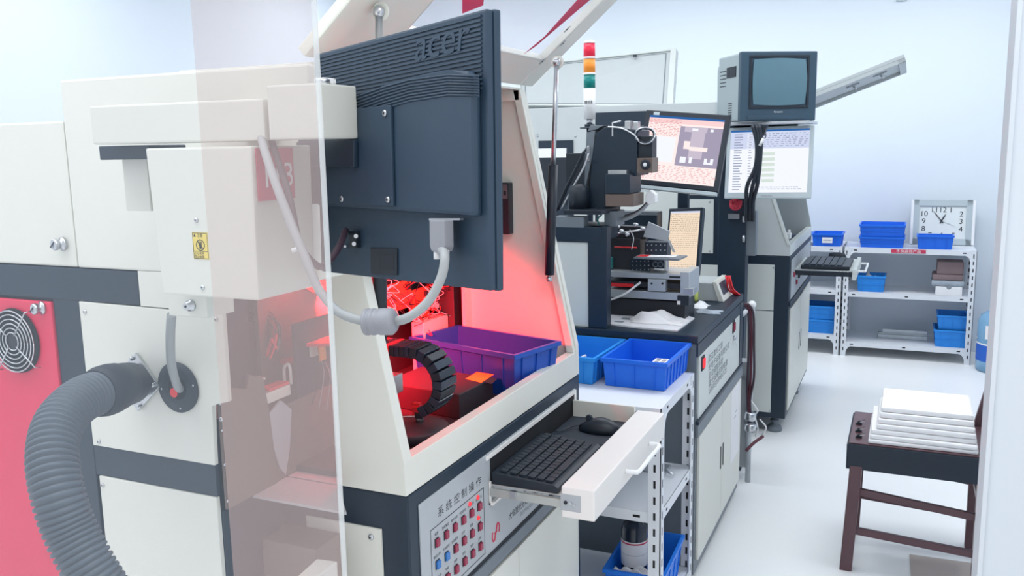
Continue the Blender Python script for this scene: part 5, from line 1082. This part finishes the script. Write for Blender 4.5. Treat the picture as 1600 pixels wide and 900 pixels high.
# ================================================================== pipe stand and cables between bench and far machine
pst = thing('pipe_stand', 'grey pipe stand with clamps and hanging cables behind the bench', 'stand', (-0.62, 4.0, 0)); PY = 3.93
pxx = at(1172, 600, 'Y', PY).x
B('aluminium').cyl((pxx, PY, 0), (pxx, PY, at(1172, 475, 'Y', PY).z), 0.012).build('pole', pst)
B('white_plastic').ball((pxx, PY, at(1176, 476, 'Y', PY).z), 0.018).m('white_metal').tube([(pxx, PY, at(1176, 478, 'Y', PY).z), at(1160, 492, 'Y', PY-0.05)], 0.010, 8).build('elbow', pst)
B('panel_silver').box((pxx-0.10, PY+0.015, 0.06), (pxx-0.005, PY+0.09, 0.56), 0.003).m('steel').cyl((pxx-0.07, PY+0.013, 0.50), (pxx-0.07, PY+0.005, 0.50), 0.012).cyl((pxx-0.03, PY+0.013, 0.49), (pxx-0.03, PY+0.005, 0.49), 0.010).build('junction_box', pst)
for y_ in (650, 668): p = at(1172, y_, 'Y', PY-0.02); B('steel').lathe(p, [(0.02, -0.02), (0.026, -0.015), (0.026, 0.015), (0.02, 0.02)], 16, (0.2, 0, 1)).build('clamp', pst)
ccs = thing('power_cables', 'dark red power cables hanging from the pipe stand to the floor', 'cables', (pxx, PY-0.03, 0.3))
for k, (xs2, m_) in enumerate(((1169, 'wire_dark'), (1173, 'brown_wire'), (1177, 'wire_dark'))):
    B(m_).tube(smooth_path([at(1162+3*k, 474, 'Y', PY-0.03), at(xs2, 490, 'Y', PY-0.03), at(xs2+1, 540, 'Y', PY-0.03), at(xs2-1+k, 590, 'Y', PY-0.03), at(1168+k*2, 625, 'Y', PY-0.03), at(1170+k*2, 660, 'Y', PY-0.03)], 5), 0.0055, 8).build('cable', ccs)
B('brown_wire').tube(smooth_path([at(1166, 704, 'Y', PY-0.1), at(1178, 692, 'Y', PY-0.06), at(1192, 682, 'Y', PY)], 4), 0.007, 8).build('cable', ccs)
B('wire_white').tube(smooth_path([at(1172, 625, 'Y', PY-0.02), at(1183, 640, 'Y', PY), at(1182, 645, 'Y', PY+0.05)], 4), 0.005, 6).tube(smooth_path([at(1179, 650, 'Y', PY), at(1184, 670, 'Y', PY), at(1181, 682, 'Y', PY)], 4), 0.004, 6).tube(smooth_path([at(1187, 655, 'Y', PY+0.1), at(1197, 668, 'Y', PY+0.1), at(1191, 680, 'Y', PY+0.1)], 4), 0.004, 6).build('thin_cable', ccs)
# ================================================================== FAR RACKS
FY0 = 6.60
rack('slotted_rack', 'small white slotted-angle rack beside the far machine, left of the clock rack', -1.25, -0.400, FY0, FY0+0.40, 0.79, [0.785, 0.475, 0.145])
rack('slotted_rack', 'wide white slotted-angle rack by the back wall, with the clock on top', -0.392, 0.446, FY0, FY0+0.40, 0.79, [0.785, 0.468, 0.105])
TG, MG = 'blue bins on the far racks', 'blue bins on the far racks'
def fb(label, x0, x1, y0, z, h, m_, depth=0.2, band=True):
    return bin_(label, ((x0+x1)/2, y0+depth/2, z+0.001), 0, x1-x0, depth, h, m_, (3, 2), 0.008, TG, band)
fb('royal blue bin on the clock rack top, large one left of the clock', -0.300, 0.000, FY0+0.03, 0.785, 0.075, 'bin_royal', 0.28)
fb('royal blue bin nested on the large one left of the clock', -0.302, 0.002, FY0+0.03, 0.861, 0.085, 'bin_royal', 0.28)
fb('small royal blue bin in front of the clock', 0.072, 0.305, FY0+0.02, 0.785, 0.095, 'bin_royal', 0.14, False)
fb('royal blue bin with a white label on top of the small far rack', -0.62, -0.405, FY0+0.03, 0.785, 0.090, 'bin_royal', 0.24, False)
fb('lighter blue bin left of the labelled bin on the small far rack', -0.86, -0.63, FY0+0.03, 0.785, 0.085, 'bin_light', 0.24, False)
tag(B('paper').box((-0.545, FY0+0.0305, 0.81), (-0.475, FY0+0.0325, 0.85)).m('ink_grey').box((-0.538, FY0+0.030, 0.828), (-0.482, FY0+0.0306, 0.833)).build('paper_label'), 'white paper label on the front of the blue bin, small far rack', 'label')
fb('light blue bin on the middle shelf of the clock rack', -0.305, -0.110, FY0+0.03, 0.468, 0.115, 'bin_light', 0.2)
fb('light blue bin, lower of the pair on the bottom shelf of the clock rack', 0.212, 0.425, FY0+0.03, 0.105, 0.12, 'bin_light', 0.25)
bin_('light blue bin, upper of the pair on the bottom shelf of the clock rack', (0.325, FY0+0.165, 0.2265), 0, 0.196, 0.24, 0.10, 'bin_light', (3, 2), 0.008, TG)
fb('light blue bin, lower of the pair on the bottom shelf of the small far rack', -0.66, -0.430, FY0+0.03, 0.145, 0.10, 'bin_light', 0.25)
fb('light blue bin, upper of the pair on the bottom shelf of the small far rack', -0.66, -0.430, FY0+0.03, 0.246, 0.10, 'bin_light', 0.25)
fb('blue bin at the left end of the small far rack bottom shelf', -0.90, -0.68, FY0+0.03, 0.145, 0.20, 'bin_blue', 0.25)
cloth('white_rag', 'white rag heaped in the light blue bin on the clock rack', 'cloth', (-0.21, FY0+0.13, 0.472), 0.14, 0.12, 0.13, seed=6, n=12)
sh = thing('rack_sign', 'red strip sign with white characters on the clock rack top edge', 'sign', (-0.02, FY0, 0.77))
a = at(1393, 385, 'Y', FY0); c = at(1447, 391, 'Y', FY0)
s_ = B('sign_red').box((a.x, FY0-0.0008, 0.758), (c.x, FY0+0.0005, 0.783)); text(s_, '不良返修产品', 0.022, (a.x+0.03, FY0-0.0010, 0.7625), (1, 0, 0), (0, 0, 1), 'white_plastic', squash=1.2); s_.build('sign_strip', sh)
# clock
ck = thing('wall_clock', 'rectangular silver-framed clock leaning on top of the far rack', 'clock', (0.22, 6.92, 0.786))
CP = [at(1424, 311, 'Y', 6.97), at(1521, 312, 'Y', 6.97), at(1520, 378, 'Y', 6.92), at(1422, 378, 'Y', 6.92)]
cx0, cx1, cz0, cz1 = CP[3].x, CP[2].x, 0.787, CP[0].z; KY = 6.93
tiltv = Vector((0, 0.05, cz1-cz0)).normalized(); O = Vector(((cx0+cx1)/2, KY-0.02, cz0)); HWc = (cx1-cx0)/2; HHc = (cz1-cz0)
nK = Vector((1, 0, 0)).cross(tiltv)
def kp(x, z, d=0): return O+Vector((x, 0, 0))+tiltv*z+nK*d
B('dial_white').prism([kp(-HWc+0.02, 0.02), kp(HWc-0.02, 0.02), kp(HWc-0.02, HHc-0.02), kp(-HWc+0.02, HHc-0.02)], -nK*0.012).build('dial', ck)
f_ = B('silver_plastic')
for (x0_, z0_, x1_, z1_) in ((-HWc, 0, HWc, 0.045), (-HWc, HHc-0.045, HWc, HHc), (-HWc, 0, -HWc+0.05, HHc), (HWc-0.05, 0, HWc, HHc)):
    f_.prism([kp(x0_, z0_), kp(x1_, z0_), kp(x1_, z1_), kp(x0_, z1_)], nK*0.012, 0.003)
f_.m('white_plastic')
for x0_ in (-HWc-0.004, HWc-0.012): f_.prism([kp(x0_, 0.002, 0.012), kp(x0_+0.018, 0.002, 0.012), kp(x0_+0.018, HHc-0.002, 0.012), kp(x0_, HHc-0.002, 0.012)], nK*0.004, 0.001)
f_.build('frame', ck)
nm = B('ink'); dw, dh, dc = HWc-0.075, HHc/2-0.07, HHc/2
pos = {12: (0, 1), 1: (.42, 1), 2: (.95, .68), 3: (.95, 0.1), 4: (.95, -.5), 5: (.6, -1), 6: (0, -1), 7: (-.6, -1), 8: (-.95, -.5), 9: (-.95, 0.1), 10: (-.95, .68), 11: (-.42, 1)}
for k, (x_, z_) in pos.items(): text(nm, str(k), 0.052, kp(x_*dw, dc+z_*dh-0.018, 0.0008), (1, 0, 0), tiltv, 'ink', 'CENTER')
nm.build('numerals', ck)
def hand(ang, L1, w1, nm_, m_='ink'):
    d = Vector((math.sin(ang), 0, 0))+tiltv*math.cos(ang); s1 = Vector((math.cos(ang), 0, 0))-tiltv*math.sin(ang); c_ = kp(-0.005, dc+0.01, 0.003)
    B(m_).prism([c_-d*0.02-s1*w1, c_-d*0.02+s1*w1, c_+d*L1*0.6+s1*w1, c_+d*L1, c_+d*L1*0.6-s1*w1], nK*0.001).build(nm_, ck)
hand(math.radians(27), 0.062, 0.004, 'hour_hand'); hand(math.radians(-38), 0.095, 0.003, 'minute_hand'); hand(math.radians(112), 0.10, 0.0008, 'second_hand', 'ink_grey')
# brown and grey bundles, white box
q = thing('white_box', 'small white cardboard box on the middle shelf of the clock rack', 'box', (0.30, FY0+0.1, 0.469))
B('paper').box((0.208, FY0+0.03, 0.469), (0.372, FY0+0.20, 0.530), 0.002).build('carton', q); B('ink_grey').lathe((0.29, FY0+0.0305, 0.528), [(0.016, 0), (0.016, 0.001)], 14, (0, -1, 0)).build('thumb_cut', q)
tag(B('grey_cloth').box((0.180, FY0+0.035, 0.531), (0.385, FY0+0.24, 0.570), 0.014).build('folded_pad'), 'grey mottled folded pad lying on the small white box', 'pad')
tag(B('brown_cloth').box((0.185, FY0+0.04, 0.571), (0.375, FY0+0.24, 0.612), 0.012).build('brown_bundle'), 'brown folded bundle, lower one above the grey pad', 'bundle')
tag(B('brown_cloth').box((0.210, FY0+0.05, 0.613), (0.375, FY0+0.22, 0.700), 0.008).build('brown_carton'), 'brown box on top of the pile on the clock rack', 'box')
for i, (x0_, z_) in enumerate(((-0.15, 0.106), (-0.12, 0.140))):
    tag(B('aluminium').box((x0_, FY0+0.20+0.04*i, z_), (0.18, FY0+0.24+0.04*i, z_+0.026), 0.003).build('metal_profile'), ('long grey metal bar lying lowest on the bottom shelf of the clock rack', 'long grey metal bar, upper one on the bottom shelf of the clock rack')[i], 'metal bar', 'metal bars on the bottom shelf')
tag(B('aluminium').box((-0.15, FY0+0.24, 0.106), (0.18, FY0+0.285, 0.1395), 0.003).build('metal_profile'), 'long dark grey metal bar behind the lowest one on the bottom shelf', 'metal bar', 'metal bars on the bottom shelf')
tag(B('newsprint').box((-0.07, FY0+0.05, 0.469), (0.10, FY0+0.16, 0.463)).build('paper_sheet'), 'thin paper sheet lying on the middle shelf of the clock rack', 'paper')
# water bottle
wb_ = thing('water_bottle', 'large blue water cooler bottle standing on the floor right of the clock rack', 'water bottle', (0.60, 6.55, 0))
bxw = 0.605; byw = 6.50
B('bottle_blue').lathe((bxw, byw, 0), [(0.12, 0), (0.135, 0.01), (0.135, 0.10), (0.131, 0.115), (0.135, 0.13), (0.135, 0.20), (0.131, 0.215), (0.135, 0.23), (0.135, 0.33), (0.12, 0.375), (0.075, 0.405), (0.030, 0.42), (0.028, 0.46)], 36).build('bottle', wb_)
B('white_plastic').cyl((bxw, byw, 0.455), (bxw, byw, 0.475), 0.031).build('cap', wb_)
B('bottle_label').tube([(bxw, byw, 0.075), (bxw, byw, 0.185)], 0.1365, 36, False).m('paper').tube([(bxw, byw, 0.184), (bxw, byw, 0.195)], 0.1365, 36, False).build('label', wb_)
for (a_, z_, h_, m_) in ((-2.05, 0.275, 0.045, 'paper'), (-2.02, 0.275, 0.02, 'yellow_green'), (-2.02, 0.12, 0.025, 'stripe_pink')):
    d_ = Vector((math.cos(a_), math.sin(a_), 0)); s_ = Vector((-math.sin(a_), math.cos(a_), 0)); rr_ = 0.1372 if m_ == 'paper' else 0.1378
    B(m_).obox(Vector((bxw, byw, z_))+d_*rr_, (s_, d_, (0, 0, 1)), (h_*0.8, 0.0008, h_)).build('sticker', wb_)
# cable on the wall by the partition end
tag(B('white_plastic').tube(smooth_path([at(1562, 412, 'Y', YB-0.02), at(1556, 425, 'Y', YB-0.02), at(1555, 440, 'Y', YB-0.02), at(1558, 460, 'Y', YB-0.02), at(1556, 478, 'Y', YB-0.02)], 5), 0.011, 8).build('wall_cable'), 'white cable looping on the back wall beside the partition end', 'cable')
# skirting
struct(B('wall_paint').box((XL, YB-0.012, 0), (XR, YB, 0.10), 0.002).build('baseboard_back'))
# ================================================================== CHAIR with foam sheets
ch = thing('wooden_chair', 'dark wooden chair with padded seat, half behind the partition end', 'chair', (0.1, 3.4, 0))
cx0_, cy0_ = -0.150, 3.20; cx1_, cy1_ = 0.300, 3.60; zs_ = 0.484
def leg(x, y, xb, yb, z1, w_=0.017, nm_='leg', m_='chair_wood'):
    return B(m_).prism([(xb-w_, yb-w_, 0), (xb+w_, yb-w_, 0), (xb+w_, yb+w_, 0), (xb-w_, yb+w_, 0)], Vector((x-xb, y-yb, z1)), 0.003).build(nm_, ch)
leg(cx0_+0.030, cy0_+0.02, cx0_+0.010, cy0_+0.018, 0.40, 0.021); leg(cx0_+0.03, cy1_-0.03, cx0_+0.02, cy1_-0.03, 0.40, 0.018)
leg(cx1_-0.02, cy0_+0.02, cx1_-0.02, cy0_+0.018, 0.40); leg(cx1_-0.02, cy1_-0.03, cx1_-0.02, cy1_-0.03, 0.40)
B('chair_pad').prism([(cx0_-0.004, cy0_, 0.386), (cx1_, cy0_, 0.386), (cx1_, cy1_, 0.386), (cx0_-0.004, cy1_, 0.386)], (0, 0, 0.093), 0.005).build('apron', ch)
B('chair_wood').prism([(cx0_+0.002, cy0_+0.006, 0.479), (cx1_-0.002, cy0_+0.006, 0.479), (cx1_-0.002, cy1_-0.004, 0.479), (cx0_+0.002, cy1_-0.004, 0.479)], (0, 0, zs_-0.479), 0.002).build('seat', ch)
for y_ in (cy0_+0.02, cy1_-0.03):
    for z0_, z1_ in ((0.300, 0.262), (0.150, 0.128)): B('chair_wood').prism([(cx0_+0.035, y_-0.008, z0_-0.012), (cx1_-0.03, y_-0.008, z1_-0.012), (cx1_-0.03, y_-0.008, z1_+0.014), (cx0_+0.035, y_-0.008, z0_+0.014)], (0, 0.016, 0), 0.002).build('stretcher', ch)
for x_ in (cx0_+0.02, cx1_-0.02): B('chair_wood').box((x_-0.008, cy0_+0.04, 0.28), (x_+0.008, cy1_-0.05, 0.305), 0.002).build('stretcher', ch)
for y_ in (cy0_+0.03, cy1_-0.03): B('chair_wood').prism([(cx1_-0.035, y_-0.014, zs_), (cx1_-0.005, y_-0.014, zs_), (cx1_+0.085, y_-0.014, 0.93), (cx1_+0.060, y_-0.014, 0.93)], (0, 0.028, 0), 0.003).build('back_post', ch)
for z_ in (0.62, 0.75, 0.90): 
    xx_ = cx1_-0.02+(z_-zs_)*0.2; B('chair_wood').box((xx_-0.008, cy0_+0.04, z_-0.02), (xx_+0.008, cy1_-0.04, z_+0.02), 0.003).build('back_slat', ch)
zc_ = zs_+0.0005; FG = 'white foam sheets piled on the chair'
names_ = ['lowest of the pile', 'second from the bottom', 'third from the bottom', 'middle one', 'third from the top', 'second from the top', 'topmost of the pile']
hts = [0.014, 0.016, 0.017, 0.018, 0.017, 0.019, 0.018]
for k in range(7):
    g = max(0, k-3)*0.006; x0_ = -0.085+0.004*k+(0.012 if k > 2 else 0); x1_ = 0.262-0.003*k; rnd = random.Random(k)
    y0_ = cy0_+0.015+0.007*k+g*0.6; y1_ = cy1_-0.06
    pts_ = []
    n_ = 10
    base = [(x0_, y0_), (x1_, y0_+rnd.uniform(-.006, .006)), (x1_+rnd.uniform(-.008, .004), y1_), (x0_+rnd.uniform(-.004, .006), y1_)]
    o = B('foam_white').prism([(x, y, zc_) for x, y in base], (0, 0, hts[k]), hts[k]*0.38).build('foam_sheet')
    tag(o, 'white foam sheet on the dark chair, '+names_[k], 'foam sheet', FG); zc_ += hts[k]+0.0004
for i, (x_, y_) in enumerate(((-0.118, 3.27), (-0.122, 3.34), (-0.125, 3.43))):
    q = thing('binder_clip', ('small black binder clip on the chair seat, nearest the front', 'small black binder clip on the chair seat, middle one', 'small black binder clip on the chair seat, farthest back')[i], 'binder clip', (x_, y_, zs_+0.0005), 'binder clips on the chair')
    B('ink').prism([(x_-0.012, y_-0.010, zs_+0.0005), (x_+0.012, y_-0.010, zs_+0.0005), (x_, y_-0.010, zs_+0.014)], (0, 0.02, 0), 0.001).build('clip_body', q)
    B('steel').tube([(x_-0.008, y_-0.006, zs_+0.006), (x_+0.02, y_-0.012, zs_+0.016), (x_+0.02, y_+0.012, zs_+0.016), (x_-0.008, y_+0.006, zs_+0.006)], 0.001, 5).build('clip_handle', q)
# cardboard piece on the floor
fp = [at(x, y, 'Z', 0.001) for x, y in ((1421, 867), (1527, 882), (1530, 912), (1424, 905))]
tag(B('floor_cardboard').prism(fp, (0, 0, 0.003)).build('cardboard_sheet'), 'brown cardboard sheet lying on the floor in front of the chair', 'cardboard')

# small conduit box high on the back wall
a = at(1405, 0, 'Y', YB); q = thing('cable_clip', 'small cable clip and wire high on the back wall at the picture top', 'cable clip', (a.x, YB-0.01, a.z))
B('silver_plastic').box((a.x-0.02, YB-0.02, a.z-0.01), (a.x+0.05, YB, a.z+0.03), 0.004).build('clip', q)
B('cable_grey').tube(smooth_path([(a.x+0.05, YB-0.01, a.z+0.02), (a.x+0.15, YB-0.01, a.z+0.015), (a.x+0.22, YB-0.01, a.z-0.005), (a.x+0.3, YB-0.01, a.z+0.05)], 4), 0.006, 6).build('wire', q)
